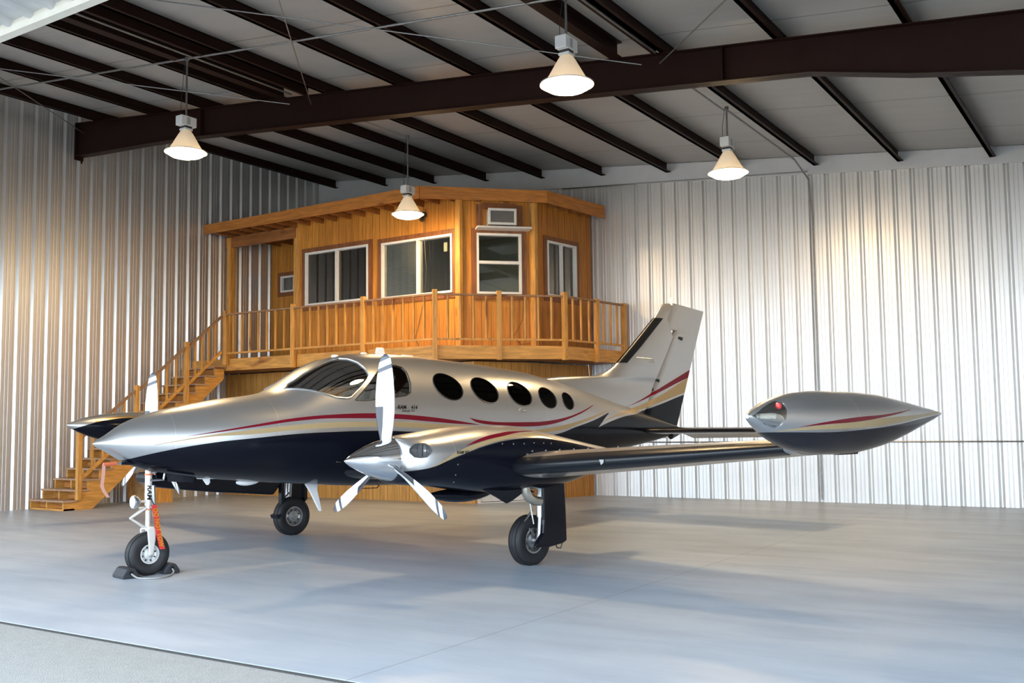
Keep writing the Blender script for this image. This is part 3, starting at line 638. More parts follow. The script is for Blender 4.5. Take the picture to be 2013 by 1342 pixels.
# ------------------------------------------------------------------ the twin-engine aeroplane (local x = aft, y = towards its right wing, z = up)
AP=thing('airplane','silver and black twin-propeller airplane with red and gold stripes and wingtip tanks','airplane',(PO[0],PO[1],0),rz=PH)
V=lambda s,t,z: Vector((s,-t,z))
def part(name,mb,mat,parent=None,smooth=False,bevel=0,ang=35): return obj(name,mb,mat,parent or AP,smooth=smooth,bevel=bevel,world=False,ang=ang)
C_SIL=(.50,.50,.50); C_DARK=(.005,.006,.011); C_RED=(.15,.006,.016); C_GOLD=(.36,.27,.145)
X0,XR,Z0,ZR=-1.0,11.0,.6,3.2
def paint(name, build):
    t=NT_(name); x,y,z=t.sep(); u=t.math('DIVIDE',t.math('SUBTRACT',x,X0),XR)
    def curve(pts):
        fc=t.n('ShaderNodeFloatCurve'); c=fc.mapping.curves[0]; fc.mapping.use_clip=False
        pts=sorted(pts); P=[((a-X0)/XR,(b-Z0)/ZR) for a,b in pts]
        c.points[0].location=P[0]; c.points[1].location=P[-1]
        for p in P[1:-1]: c.points.new(*p)
        for p in c.points: p.handle_type='AUTO_CLAMPED'
        fc.mapping.update(); t.l(u,fc.inputs[1]); return t.math('MULTIPLY_ADD',fc.outputs[0],ZR,Z0)
    def below(pts): return t.math('LESS_THAN',z,curve(pts))
    def above(pts): return t.math('GREATER_THAN',z,curve(pts))
    def rng(a,b): return t.math('MULTIPLY',t.math('GREATER_THAN',x,a),t.math('LESS_THAN',x,b))
    def band(top,bot):
        a=max(top[0][0],bot[0][0]); b=min(top[-1][0],bot[-1][0]); return t.math('MULTIPLY',t.math('MULTIPLY',below(top),above(bot)),rng(a,b))
    n=t.noise(1.5,detail=3); base=t.mix(n,tuple(v*.95 for v in C_SIL),tuple(v*1.04 for v in C_SIL))
    col,dark=build(t,base,below,above,band,rng,x,y,z)
    fl=t.noise(900,detail=1)
    metal=t.math('MULTIPLY',t.math('SUBTRACT',1.0,dark),.85)
    t.set(col,t.math('MULTIPLY_ADD',dark,-.18,.33),metal); t.l(t.math('MULTIPLY_ADD',dark,-.42,.45),t.b.inputs['Coat Weight']); t.b.inputs['Coat Roughness'].default_value=.035; t.l(t.math('MULTIPLY_ADD',dark,-.38,.5),t.b.inputs['Specular IOR Level'])
    return t.m
Dk=[(-.62,1.02),(-.4,1.18),(-.322,1.21),(-.031,1.288),(.476,1.373),(.902,1.413),(1.409,1.454),(1.832,1.469),(2.296,1.477),(2.943,1.457),(3.8,1.41),(4.8,1.375),(5.54,1.397),(6.025,1.495),(6.485,1.587),(6.955,1.707)]
Ed=[(5.9,1.336),(6.19,1.338),(6.917,1.674),(7.4,1.9)]
Rr=[(5.9,1.334),(6.19,1.336),(6.3,1.38),(6.677,1.501),(7.342,1.64),(7.9,1.70),(8.676,1.851),(9.278,1.991),(9.6,2.06)]
R1t=[(.2,1.442),(.458,1.483),(.9,1.556),(1.425,1.634),(1.839,1.666),(2.301,1.680),(2.633,1.673),(3.163,1.639),(3.634,1.588),(4.0,1.539)]
R1b=[(.2,1.440),(.458,1.472),(.9,1.532),(1.419,1.598),(1.835,1.622),(2.298,1.621),(2.63,1.615),(3.161,1.582),(3.536,1.556),(4.0,1.534)]
G1t=[(-.1,1.36),(.436,1.452),(.892,1.504),(1.28,1.545),(1.833,1.578),(2.297,1.581),(2.801,1.576),(3.346,1.548),(3.98,1.520),(4.506,1.485),(4.995,1.462),(5.401,1.488),(5.919,1.550),(6.498,1.655),(6.958,1.746)]
G1b=[(-.1,1.355),(.435,1.432),(.889,1.455),(1.276,1.488),(1.832,1.515),(2.296,1.522),(2.801,1.512),(3.16,1.490),(3.8,1.455),(4.791,1.418),(5.241,1.425),(5.604,1.447),(6.098,1.535),(6.707,1.673),(6.954,1.742)]
R2t=[(3.834,1.627),(3.982,1.6),(4.508,1.567),(5.117,1.569),(5.75,1.628),(6.126,1.702),(6.584,1.823)]
R2b=[(3.834,1.624),(3.981,1.563),(4.506,1.523),(4.847,1.508),(5.402,1.534),(5.927,1.628),(6.47,1.778),(6.589,1.821)]
TGt=[(6.6,1.535),(7.1,1.66),(7.6,1.745),(7.83,1.775),(8.682,1.995),(9.377,2.249),(9.7,2.36)]
TGb=[(6.6,1.53),(7.1,1.64),(7.6,1.705),(7.9,1.73),(8.68,1.885),(9.32,2.031),(9.7,2.12)]
TRt=[(7.7,1.80),(7.86,1.836),(8.6,2.085),(9.442,2.391),(9.8,2.52)]
TRb=[(7.7,1.797),(7.86,1.830),(8.6,2.03),(9.42,2.277),(9.8,2.38)]
def b_fus(t,base,below,above,band,rng,x,y,z):
    c=base
    seam=t.math('MAXIMUM',t.math('LESS_THAN',t.math('ABSOLUTE',t.math('SUBTRACT',x,1.17)),.0035),t.math('LESS_THAN',t.math('ABSOLUTE',t.math('SUBTRACT',x,5.36)),.0035))
    seam=t.math('MAXIMUM',seam,t.math('LESS_THAN',t.math('ABSOLUTE',t.math('SUBTRACT',x,.1)),.003))
    seam=t.math('MAXIMUM',seam,t.math('MULTIPLY',t.math('LESS_THAN',t.math('ABSOLUTE',t.math('SUBTRACT',x,4.60)),.0025),t.math('GREATER_THAN',z,1.72)))
    c=t.mix(t.math('MULTIPLY',seam,.5),c,(.75,.75,.73))
    gold=t.math('MAXIMUM',band(G1t,G1b),band(TGt,TGb)); c=t.mix(gold,c,C_GOLD)
    red=t.math('MAXIMUM',t.math('MAXIMUM',band(R1t,R1b),band(R2t,R2b)),band(TRt,TRb)); c=t.mix(red,c,C_RED)
    d1=t.math('MULTIPLY',t.math('MULTIPLY',below(Dk),t.math('LESS_THAN',x,6.955)),t.math('MAXIMUM',above(Ed),t.math('LESS_THAN',x,6.19)))
    d2=t.math('MULTIPLY',below(Rr),t.math('GREATER_THAN',x,6.19)); dark=t.math('MAXIMUM',d1,d2)
    c=t.mix(dark,c,C_DARK); return c,t.math('MAXIMUM',dark,t.math('MAXIMUM',red,gold))
M_FUS=paint('fuselage_paint',b_fus)
ND=[(1.159,1.10),(1.351,1.135),(1.494,1.186),(1.742,1.258),(2.018,1.325),(2.347,1.372),(2.69,1.385),(3.202,1.342),(3.766,1.257),(4.7,1.13)]
NGt=[(1.3,1.12),(1.404,1.167),(1.638,1.275),(1.937,1.356),(2.276,1.411),(2.64,1.437),(2.809,1.430),(3.21,1.346),(3.3,1.33)]
NGb=[(1.3,1.119),(1.404,1.153),(1.633,1.235),(1.918,1.312),(2.241,1.374),(2.579,1.402),(2.747,1.400),(3.21,1.344),(3.3,1.329)]
NRt=[(1.74,1.323),(1.961,1.393),(2.199,1.434),(2.512,1.457),(2.8,1.457)]
NRb=[(1.74,1.321),(2.049,1.380),(2.283,1.412),(2.541,1.443),(2.8,1.453)]
def b_nac(t,base,below,above,band,rng,x,y,z):
    seam=t.math('LESS_THAN',t.math('ABSOLUTE',t.math('SUBTRACT',x,1.60)),.0035)
    c=t.mix(t.math('MULTIPLY',seam,.5),base,(.8,.8,.8)); g=band(NGt,NGb); c=t.mix(g,c,C_GOLD); r=band(NRt,NRb); c=t.mix(r,c,C_RED); d=below(ND); c=t.mix(d,c,C_DARK); return c,t.math('MAXIMUM',d,t.math('MAXIMUM',g,r))
M_NAC=paint('nacelle_paint',b_nac)
KD=[(1.6,1.436),(2.022,1.433),(2.435,1.428),(3.0,1.444),(3.551,1.472),(4.341,1.529),(5.3,1.59)]
KGb=[(1.9,1.438),(2.2,1.448),(2.68,1.452),(3.0,1.460),(3.551,1.488),(4.341,1.540),(5.3,1.60)]
KGt=[(1.9,1.440),(2.193,1.471),(2.68,1.500),(3.347,1.536),(4.357,1.572),(5.3,1.62)]
KRt=[(2.10,1.471),(2.418,1.508),(2.842,1.541),(3.361,1.564),(4.08,1.612)]; KRb=[(2.10,1.470),(2.418,1.489),(2.833,1.505),(3.347,1.541),(4.08,1.608)]
def b_tank(t,base,below,above,band,rng,x,y,z):
    seam=t.math('MAXIMUM',t.math('LESS_THAN',t.math('ABSOLUTE',t.math('SUBTRACT',x,2.93)),.006),t.math('LESS_THAN',t.math('ABSOLUTE',t.math('SUBTRACT',x,4.6)),.004))
    c=t.mix(t.math('MULTIPLY',seam,.4),base,(.8,.8,.8)); g=band(KGt,KGb); c=t.mix(g,c,C_GOLD); r=band(KRt,KRb); c=t.mix(r,c,C_RED); d=below(KD); c=t.mix(d,c,(.02,.02,.025)); return c,t.math('MAXIMUM',d,t.math('MAXIMUM',g,r))
M_TANK=paint('tip_tank_paint',b_tank)
KDR=[(1.3,1.47),(1.5,1.555),(1.7,1.625),(1.95,1.69),(2.4,1.73),(5.3,1.73)]
def b_tankr(t,base,below,above,band,rng,x,y,z):
    inb=t.math('LESS_THAN',y,6.15); d=t.math('MULTIPLY',below(KDR),inb); d2=t.math('MULTIPLY',below([(a-.26,b+.065) for a,b in KD]),t.math('SUBTRACT',1.0,inb)); d=t.math('MAXIMUM',d,d2)
    g=t.math('MULTIPLY',below([(a,b+.035) for a,b in KDR]),rng(1.8,5.3)); c=t.mix(g,base,C_GOLD); c=t.mix(d,c,C_DARK); return c,d
M_TANKR=paint('right_tank_paint',b_tankr)
M_SIL=simple('silver_paint',C_SIL,.33,.85,.6,.03,2); M_BLK=simple('gloss_black_paint',C_DARK,.18,0,.1,.1,8,.25); M_BOOT=simple('rubber_boot',(.005,.006,.009),.32,0,.05,.1,8,.35)
M_CHROME=simple('polished_aluminium',(.80,.81,.83),.07,1,0,.02); M_ALU=simple('brushed_metal',(.50,.50,.50),.32,.9,0,.1); M_WHITE=simple('white_enamel',(.80,.80,.80),.3,0,.4,.02)
M_TYRE=simple('tyre_rubber',(.015,.015,.017),.62,0,0,.2,12); M_GEARW=simple('gear_white',(.68,.65,.60),.35,.2,.2,.06)
M_INT=simple('cabin_lining',(.86,.83,.76),.8); M_SEAT=simple('cream_leather',(.62,.59,.52),.55); M_GLARE=simple('glareshield',(.06,.065,.07),.75); M_CARPET=simple('cabin_carpet',(.10,.08,.06),.95)
M_WS=glass('windshield_acrylic',(.96,.97,.95),1.0,.20); M_TINT=glass('tinted_window',(.36,.29,.25),.3,0.0)
NRG=72
def ring(s,off=0):
    w,tp,bt,c,n=fus(s); out=[]
    for k in range(NRG):
        a=2*PI*k/NRG; ca,sa=math.cos(a),math.sin(a); e=2/n
        tt=(max(w-off,.004))*math.copysign(abs(ca)**e,ca); h=(tp-c if sa>=0 else c-bt)-off; zz=c+max(h,.003)*math.copysign(abs(sa)**e,sa)
        out.append(V(s,tt,zz))
    return out
stations=[-.62,-.612,-.60,-.575,-.54,-.5,-.45,-.38,-.3]+[ -.22+.075*i for i in range(int((9.3+.22)/.075)+1)]
mb=MB(); mb.loft([ring(s) for s in stations],True)
fuse=part('fuselage',mb,[M_FUS,M_INT])
so=fuse.modifiers.new('shell','SOLIDIFY'); so.thickness=.022; so.offset=-1; so.material_offset=1
PILOT=[(2.11,1.832),(2.25,1.826),(2.55,1.858),(2.84,1.893),(2.92,1.93),(2.955,2.04),(2.965,2.19),(2.93,2.245),(2.85,2.268),(2.72,2.262),(2.60,2.235),(2.45,2.12),(2.28,1.975)]
WSH=[(1.455,1.968),(1.53,2.025),(1.625,2.080),(1.75,2.155),(1.88,2.225),(2.0,2.28),(2.10,2.318),(2.20,2.342),(2.28,2.335),(2.345,2.29),(2.385,2.21),(2.385,2.13),(2.33,2.07),(2.24,1.995),(2.145,1.925),(2.06,1.862),(2.0,1.852),(1.88,1.862),(1.76,1.905),(1.63,1.945),(1.54,1.962)]
def ell(cx,cz,rx,rz,tilt,n=28):
    ca,sa=math.cos(tilt),math.sin(tilt); return [(cx+rx*math.cos(2*PI*k/n)*ca-rz*math.sin(2*PI*k/n)*sa, cz+rx*math.cos(2*PI*k/n)*sa+rz*math.sin(2*PI*k/n)*ca) for k in range(n)]
CABW=[(3.555,2.018,.235,.162,-.30),(4.182,1.985,.235,.160,-.28),(4.845,1.948,.228,.158,-.26),(5.435,1.905,.195,.143,-.2),(5.915,1.868,.132,.122,-.15)]
def cutter(poly,side,t0,t1):
    mb=MB(); mb.prism([V(s,0,z) for s,z in poly],V(0,side*t0,0),V(0,side*t1,0)); return mb
def scale_poly(p,d):
    cx=sum(a for a,b in p)/len(p); cz=sum(b for a,b in p)/len(p); return [(cx+(a-cx)*(1+d/max(.05,math.hypot(a-cx,b-cz))),cz+(b-cz)*(1+d/max(.05,math.hypot(a-cx,b-cz)))) for a,b in p]
wins=[('windshield',WSH,.03,M_WS),('cockpit_window',PILOT,.2,M_WS)]+[('cabin_window',ell(*w),.2,M_TINT) for w in CABW]
cs=[]
for side in (1,-1):
    for nm,poly,t0,m in wins:
        c=part('cutter',cutter(poly,side,t0,1.3),M_INT); cs.append(c)
bpy.context.view_layer.update()
cut(fuse,cs); 
for p in fuse.data.polygons: p.use_smooth=True
smooth_mesh(fuse.data,40)
# glass patches cut from the same surface
for side in (1,-1):
    for nm,poly,t0,m in wins:
        a=min(p[0] for p in poly)-.15; b=max(p[0] for p in poly)+.15; n=max(6,int((b-a)/.05))
        mb=MB(); mb.loft([ring(a+(b-a)*i/n,.007) for i in range(n+1)],False)
        g=part(nm,mb,m); s2=g.modifiers.new('s','SOLIDIFY'); s2.thickness=.004; s2.offset=-1
        c=part('cutter',cutter(scale_poly(poly,.008),side,max(.012,t0-.012),1.3),m); bpy.context.view_layer.update()
        md=g.modifiers.new('i','BOOLEAN'); md.operation='INTERSECT'; md.solver='EXACT'; md.object=c
        dg=bpy.context.evaluated_depsgraph_get(); dg.update(); me=bpy.data.meshes.new_from_object(g.evaluated_get(dg)); g.modifiers.clear(); g.data=me; bpy.data.objects.remove(c)
        smooth_mesh(me,40)
        # seal following the opening
        pts=[]
        P=poly+[poly[0]]
        for (a0,b0),(a1,b1) in zip(P,P[1:]):
            for f in (0,.34,.67): 
                s_,z_=a0+(a1-a0)*f,b0+(b1-b0)*f; pts.append(V(s_,side*(surf_t(s_,z_)+.001),z_))
        pts.append(pts[0]); mb=MB(); mb.tube(pts,.006 if nm!='windshield' else .011,6,cap=False)
        part('window_seal',mb,M_BOOT if nm!='windshield' else M_ALU,g,smooth=True)
# --- cockpit and cabin contents
mb=MB(); mb.prism([V(s,0,z) for s,z in ((1.60,1.885),(1.75,1.925),(2.05,1.89),(2.13,1.83),(2.12,1.5),(1.6,1.5))],V(0,-.43,0),V(0,.43,0)); part('glareshield',mb,M_GLARE,bevel=.02)
mb=MB(); mb.prism([V(1.9,0,1.12),V(6.2,0,1.12),V(6.2,0,1.14),V(1.9,0,1.14)],V(0,-.6,0),V(0,.6,0)); part('cabin_floor',mb,M_CARPET)
def seat(s,tt,mat=M_SEAT,flip=1):
    mb=MB(); mb.prism([V(s-.05*flip,0,1.35),V(s+.42*flip,0,1.30),V(s+.42*flip,0,1.45),V(s-.05*flip,0,1.50)],V(0,tt-.22,0),V(0,tt+.22,0)); o=part('cabin_seat',mb,mat,bevel=.04)
    b=MB(); b.prism([V(s+.34*flip,0,1.40),V(s+.46*flip,0,1.38),V(s+.60*flip,0,1.98),V(s+.50*flip,0,2.0)],V(0,tt-.2,0),V(0,tt+.2,0)); part('seat_back',b,mat,o,bevel=.03)
    h=MB(); h.prism([V(s+.52*flip,0,2.01),V(s+.60*flip,0,2.0),V(s+.63*flip,0,2.17),V(s+.56*flip,0,2.18)],V(0,tt-.1,0),V(0,tt+.1,0)); part('headrest',h,mat,o,bevel=.02)
for s in (2.25,3.3,4.3): seat(s,.3); seat(s,-.3)
mb=MB(); mb.tube([V(1.62,.0,1.96),V(1.75,0,2.12),V(2.0,0,2.26)],.014,8); part('windshield_post',mb,M_INT,smooth=True)
for tt in (.3,-.3):
    mb=MB(); mb.prism([V(2.02,tt-.14,1.88),V(2.03,tt+.14,1.88),V(2.10,tt+.14,2.0),V(2.09,tt-.14,2.0)],V(-.01,0,0),V(.01,0,0)) if 0 else mb.tube([V(2.12,tt,1.62),V(2.2,tt,1.64),V(2.22,tt-.12,1.72)],.015,6)
    part('control_yoke',mb,M_GLARE,smooth=True)
for s,tt in ((2.05,-.16),(1.72,-.42)):
    mb=MB(); mb.tube([V(s,tt,1.93),V(s+.03,tt,2.05)],[.045,.05],12); part('vent_outlet',mb,M_SEAT,smooth=True)
# --- fin, rudder
def foil(s0,s1,t,n=12,sharp=.002):
    up=[];c=s1-s0
    for k in range(n+1):
        x=(1-math.cos(PI*k/n))/2; y=5*t*(.2969*math.sqrt(x)-.126*x-.3516*x*x+.2843*x**3-.1015*x**4)+sharp/c*x*.5; up.append((s0+c*x,y*c))
    return up
def foil_ring(s0,s1,th):   # returns (s, half-thickness) closed
    u=foil(s0,s1,th/(s1-s0)); return u+[(a,-b) for a,b in u[::-1][1:-1]] if True else None
LE=[(1.45,6.3),(1.9,5.9),(2.10,5.7),(2.20,5.75),(2.255,6.3),(2.275,6.9),(2.30,7.17),(2.36,7.38),(2.44,7.55),(2.53,7.68),(2.7,7.91),(3.0,8.28),(3.30,8.65),(3.42,8.76),(3.50,8.82),(3.55,8.90),(3.58,9.05)]
def hinge(z): return 8.565+(z-2.187)*(9.208-8.565)/(3.124-2.187)
def te(z): return 9.251+(z-1.53)*(10.101-9.251)/(3.515-1.53)
HT=[(1.45,.30),(1.9,.24),(2.1,.20),(2.2,.15),(2.3,.14),(2.7,.13),(3.3,.10),(3.5,.085),(3.58,.04)]
mb=MB(); rings=[]
for z,s0 in LE:
    s1=hinge(z)-.012 if z<3.13 else (8.86+(z-3.15)*.72)
    th=interp(HT,z); full=te(z)+.15
    u=foil(s0,max(full,s1+.3),th/(max(full,s1+.3)-s0),26); pts=[p for p in u if p[0]<s1]
    # resample to a fixed count
    def at(x):
        for (a,b),(c,d) in zip(u,u[1:]):
            if x<=c: return b+(d-b)*(x-a)/(c-a)
        return 0
    N_=16; xs=[s0+(s1-s0)*((k/N_)**1.8) for k in range(N_+1)]; hh=[(x,at(x)) for x in xs]
    zz=z+ (0 if z<3.5 else 0)
    rings.append([V(a,b,zz+(0 if z<3.4 else -(a-s0)*0.0)) for a,b in hh]+[V(a,-b,zz) for a,b in hh[::-1][:-1]])
mb.loft(rings,True); fin=part('vertical_fin',mb,M_FUS,smooth=True)
mb=MB(); rings=[]
for z in (1.50,1.8,2.2,2.6,3.0,3.12,3.135,3.2,3.35,3.45,3.515):
    s0=hinge(z)+.004 if z<3.125 else 8.875+(z-3.15)*.72
    s1=te(z)
    th=interp(HT,z)*(.75 if z<3.125 else .95)
    N_=10; hh=[(s0+(s1-s0)*k/N_,max(.003,th/2*(1-(k/N_))**.8*(1 if k else .55))) for k in range(N_+1)]
    rings.append([V(a,b,z+(.075*(1-(a-s0)/(s1-s0)) if z>3.5 else 0)) for a,b in hh]+[V(a,-b,z+(.075*(1-(a-s0)/(s1-s0)) if z>3.5 else 0)) for a,b in hh[::-1]])
mb.loft(rings,True); rud=part('rudder',mb,M_FUS,smooth=True)
mb=MB(); rings=[]
for z in (2.515,2.8,3.05,3.305):
    s0=interp(LE,z); u=foil(s0,te(z)+.15,interp(HT,z)/(te(z)+.15-s0),26); s1=s0+.21
    N_=8; hh=[]
    for k in range(N_+1):
        x=s0+(s1-s0)*(k/N_)**1.8; b=0
        for (a_,b_),(c_,d_) in zip(u,u[1:]):
            if x<=c_: b=b_+(d_-b_)*(x-a_)/(c_-a_); break
        hh.append((x-.006,b+.005))
    rings.append([V(a,b,z) for a,b in hh]+[V(a,-b,z) for a,b in hh[::-1]])
mb.loft(rings,True); part('deicing_boot',mb,M_BOOT,fin,smooth=True)
mb=MB(); mb.tube([V(9.14,0,3.55),V(9.14,0,3.62),V(9.14,0,3.68)],[.035,.03,.012],10); part('beacon_light',mb,M_WHITE,fin,smooth=True)
mb=MB(); mb.tube([V(9.14,0,3.66),V(9.14,0,3.86)],.004,6); part('whip_antenna',mb,M_ALU,fin)
for (s0,z0),(s1,z1) in (((8.08,2.61),(8.55,2.55)),):
    mb=MB()
    for sd in (1,-1): mb.tube([V(s0,sd*.075,z0),V((s0+s1)/2,sd*.20,z0-.02),V(s1,sd*.07,z1)],.006,6)
    part('towel_bar_antenna',mb,M_ALU,fin,smooth=True)
mb=MB(); mb.tube([V(7.0,0,2.27),V(6.98,0,2.46)],.004,6); mb.tube([V(6.9,.06,1.97),V(6.95,.11,2.15)],.006,6); part('whip_antenna',mb,M_ALU)
for s,z in ((8.62,2.28),(8.45,2.13),(9.30,3.02)):
    mb=MB(); mb.prism([V(s,0,z),V(s+.10,0,z-.01),V(s+.08,0,z-.06),V(s-.01,0,z-.03)],V(0,-.052,0),V(0,.052,0)); part('hinge_cutout',mb,M_BLK,fin)
# --- wings
def wing_sec(t,sLE,c,zc,th,side,dz=0):
    u=foil(sLE,sLE+c,th/c,16)
    return [V(a,side*t,zc+dz+b*1.12) for a,b in u]+[V(a,side*t,zc+dz-b*.88) for a,b in u[::-1][1:-1]]
SEC=[(.30,2.05,2.15,1.02,.30),(2.3,2.25,1.95,1.07,.29),(3.05,2.32,1.85,1.095,.275),(4.5,2.48,1.55,1.195,.215),(5.95,2.66,1.22,1.30,.15)]
def sec_at(t):
    return [interp([(r[0],r[k]) for r in SEC],t) for k in (1,2,3,4)]
M_WINGP=M_SIL
for side in (1,-1):
    dz=0 if side>0 else .04
    mb=MB(); mb.loft([wing_sec(r[0],r[1],r[2],r[3],r[4],side,dz*r[0]/6) for r in SEC[2:]],True); wing=part('wing',mb,M_WINGP,smooth=True)
    mb=MB(); mb.loft([wing_sec(r[0],r[1],r[2],r[3],r[4],side,dz*r[0]/6) for r in SEC[:3]],True); part('wing_root',mb,M_BLK,wing,smooth=True)
    # de-icing boot along the leading edge
    mb=MB(); rings=[]
    for i in range(9):
        t_=3.02+(5.86-3.02)*i/8; sLE,c,zc,th=sec_at(t_); u=foil(sLE,sLE+c,th/c,40); lim=sLE+.13; zc+=dz*t_/6
        hh=[p for p in u if p[0]<=lim][:12]
        while len(hh)<12: hh.append(hh[-1])
        rings.append([V(a-.005,side*t_,zc+b*1.12+.004) for a,b in hh[::-1]]+[V(a-.005,side*t_,zc-b*.88-.004) for a,b in hh[1:]])
    mb.loft(rings,True); part('deicing_boot',mb,M_BOOT,wing,smooth=True)
    # boot end fairing next to the nacelle
    mb=MB(); sLE,c,zc,th=sec_at(3.0)
    mb.loft([[V(sLE-.01+.16*(1-math.cos(f))*.5,side*(3.02-.09*math.sin(f*.5)),zc)+Vector((0,0,th*.5*math.sin(a)*(.98 if f<2 else .9))) + V(.12*abs(math.cos(a))*-.2,0,0) for a in [2*PI*k/16 for k in range(16)]] for f in (0.2,1.5,3.0)],True) if 0 else None
    # flap track plates, vortex tabs along the leading edge top
    mb=MB()
    for i in range(16):
        t_=3.1+i*.17; sLE,c,zc,th=sec_at(t_); p=V(sLE+.20,side*t_,zc+dz+th*.56); mb.prism([p,p+V(.016,.008*side,0),p+V(.016,.008*side,.011)],V(0,-.001,0),V(0,.001,0))
    part('vortex_tabs',mb,M_ALU,wing)
    # flap and aileron under the trailing edge
    for nm,ta,tb in (('flap',.75,2.1),('flap',3.1,4.3),('aileron',4.35,5.85)):
        a=sec_at(ta);b=sec_at(tb); mb=MB(); dr_=.06 if nm=='flap' else .0
        mb.loft([[V(a[0]+a[1]*.74,side*ta,a[2]+dz*ta/6+.035),V(a[0]+a[1]+.01,side*ta,a[2]+dz*ta/6-dr_),V(a[0]+a[1]*.74,side*ta,a[2]+dz*ta/6-.055)],[V(b[0]+b[1]*.74,side*tb,b[2]+dz*tb/6+.028),V(b[0]+b[1]+.01,side*tb,b[2]+dz*tb/6-dr_),V(b[0]+b[1]*.74,side*tb,b[2]+dz*tb/6-.045)]],True); part(nm,mb,M_SIL,wing)
    mb=MB(); sLE,c,zc,th=sec_at(4.1); mb.prism([V(sLE-.005,side*4.08,zc+.02),V(sLE-.008,side*4.14,zc+.02),V(sLE-.006,side*4.13,zc-.01),V(sLE-.004,side*4.10,zc-.03)],V(-.006,0,0),V(.0,0,0)); part('stall_vane',mb,M_ALU,wing)
    # tip tank
    ds=0 if side>0 else -.26; dk=0 if side>0 else .065; TT=6.15
    def tk_ring(s,n=40,off=0):
        r=smooth(TK,s)-off; c=smooth(TZ,s); return [V(s+ds,side*(TT+max(r,.004)*math.cos(2*PI*k/n)*.98),c+dk+max(r,.004)*math.sin(2*PI*k/n)) for k in range(n)]
    st_=[1.67,1.675,1.685,1.70,1.72,1.75,1.78,1.82,1.87,1.93,2.0,2.1]+[2.1+.1*i for i in range(1,31)]
    mb=MB(); mb.loft([tk_ring(s) for s in st_],True); tank=part('tip_tank',mb,M_TANK if side>0 else M_TANKR,smooth=False)
    if side>0:
        GP=[(1.69,1.556),(1.80,1.610),(1.90,1.648),(1.97,1.668),(2.01,1.65),(2.005,1.60),(1.975,1.535),(1.935,1.485),(1.89,1.462),(1.80,1.495),(1.73,1.535)]
        cp=part('cutter',cutter([(a,b) for a,b in GP],1,TT+.02,TT+.6),M_BLK); bpy.context.view_layer.update(); cut(tank,[cp])
        mb=MB(); n_=12; mb.loft([tk_ring(1.73+(2.12-1.73)*i/n_,40,.003) for i in range(n_+1)],False); g=part('light_cover',mb,M_WS,tank)
        s2=g.modifiers.new('s','SOLIDIFY'); s2.thickness=.003; s2.offset=-1; c=part('cutter',cutter(GP,1,TT+.016,TT+.6),M_WS); bpy.context.view_layer.update(); md=g.modifiers.new('i','BOOLEAN'); md.operation='INTERSECT'; md.solver='EXACT'; md.object=c
        dg=bpy.context.evaluated_depsgraph_get(); dg.update(); me=bpy.data.meshes.new_from_object(g.evaluated_get(dg)); g.modifiers.clear(); g.data=me; bpy.data.objects.remove(c); smooth_mesh(me,50)
        mb=MB(); mb.prism([V(1.80,TT+.040,1.59),V(1.93,TT+.085,1.59),V(1.93,TT+.085,1.535),V(1.80,TT+.040,1.535)],V(0,0,0),V(.0,-.01,0)); part('landing_light',mb,simple('light_reflector',(.75,.77,.70),.35,.1),tank)
        mb=MB(); mb.lathe([(.003,0),(.02,.008),(.026,.025),(.02,.05),(.003,.056)],V(1.955,TT+.09,1.60),'z',14); part('navigation_light',mb,simple('red_glass',(.65,.03,.03),.15),tank,smooth=True)
    smooth_mesh(tank.data,40)
    mb=MB(); mb.prism([V(2.95,side*TT,1.27+dk),V(3.35,side*TT,1.28+dk),V(3.3,side*TT,1.238+dk),V(3.0,side*TT,1.238+dk)],V(0,-.03,0),V(0,.03,0)); part('drain_fairing',mb,M_BLK,tank)
    # nacelle
    TN=2.57 if side>0 else 2.46; nz=0 if side>0 else .06
    def nr(s,n=56):
        w,tp,bt,c,e_=nac(s); out=[]
        for k in range(n):
            a=2*PI*k/n; ca,sa=math.cos(a),math.sin(a); out.append(V(s,side*(TN+w*math.copysign(abs(ca)**(2/e_),ca)),c+nz+(tp-bt)/2*math.copysign(abs(sa)**(2/e_),sa)))
        return out
    sN=[1.15,1.155,1.165,1.18,1.20,1.23,1.27,1.32,1.38,1.44,1.51,1.58]+[1.66+.08*i for i in range(38)]
    mb=MB(); mb.loft([nr(s) for s in sN],True); na=part('engine_nacelle',mb,M_NAC)
    cts=[]
    for sd in (1,-1):
        c_=MB(); rings=[]
        for f in [i/8 for i in range(9)]:
            s_=1.22+.30*f; rr=(1-f**3)*.9+.1
            rings.append([V(s_+.10*math.cos(2*PI*k/20)*rr*1.0*sd*0+ (.0), side*(TN)+ (sd*side)*(.30+.055*f)+.115*rr*math.cos(2*PI*k/20), 1.245+nz+.082*rr*math.sin(2*PI*k/20)) for k in range(20)])
        c_.loft(rings,True)
        # side scoop so the inlet wraps round the cowl
        c_=MB(); c_.lathe([(.004,-.10),(.06,-.085),(.10,-.03),(.105,0),(.10,.03),(.06,.085),(.004,.10)],(0,0,0),'z',20)
        for i,v in enumerate(c_.v): c_.v[i]=tuple(V(1.25,side*(TN)+sd*side*.345,1.290+nz)+Vector((v[0]*1.1,v[1]*1.0,v[2]*.74)))
        cts.append(part('cutter',c_,M_NAC))
    bpy.context.view_layer.update(); cut(na,cts); smooth_mesh(na.data,40)
    for sd in (1,-1):
        mb=MB(); mb.tube([V(1.29,side*TN+sd*side*.28,1.22+nz),V(1.30,side*TN+sd*side*.28,1.36+nz)],[.030,.026],8); mb.tube([V(1.335,side*TN+sd*side*.33,1.235+nz),V(1.335,side*TN+sd*side*.33,1.345+nz)],.008,6); part('engine_cylinder',mb,M_DARKM,na,smooth=True)
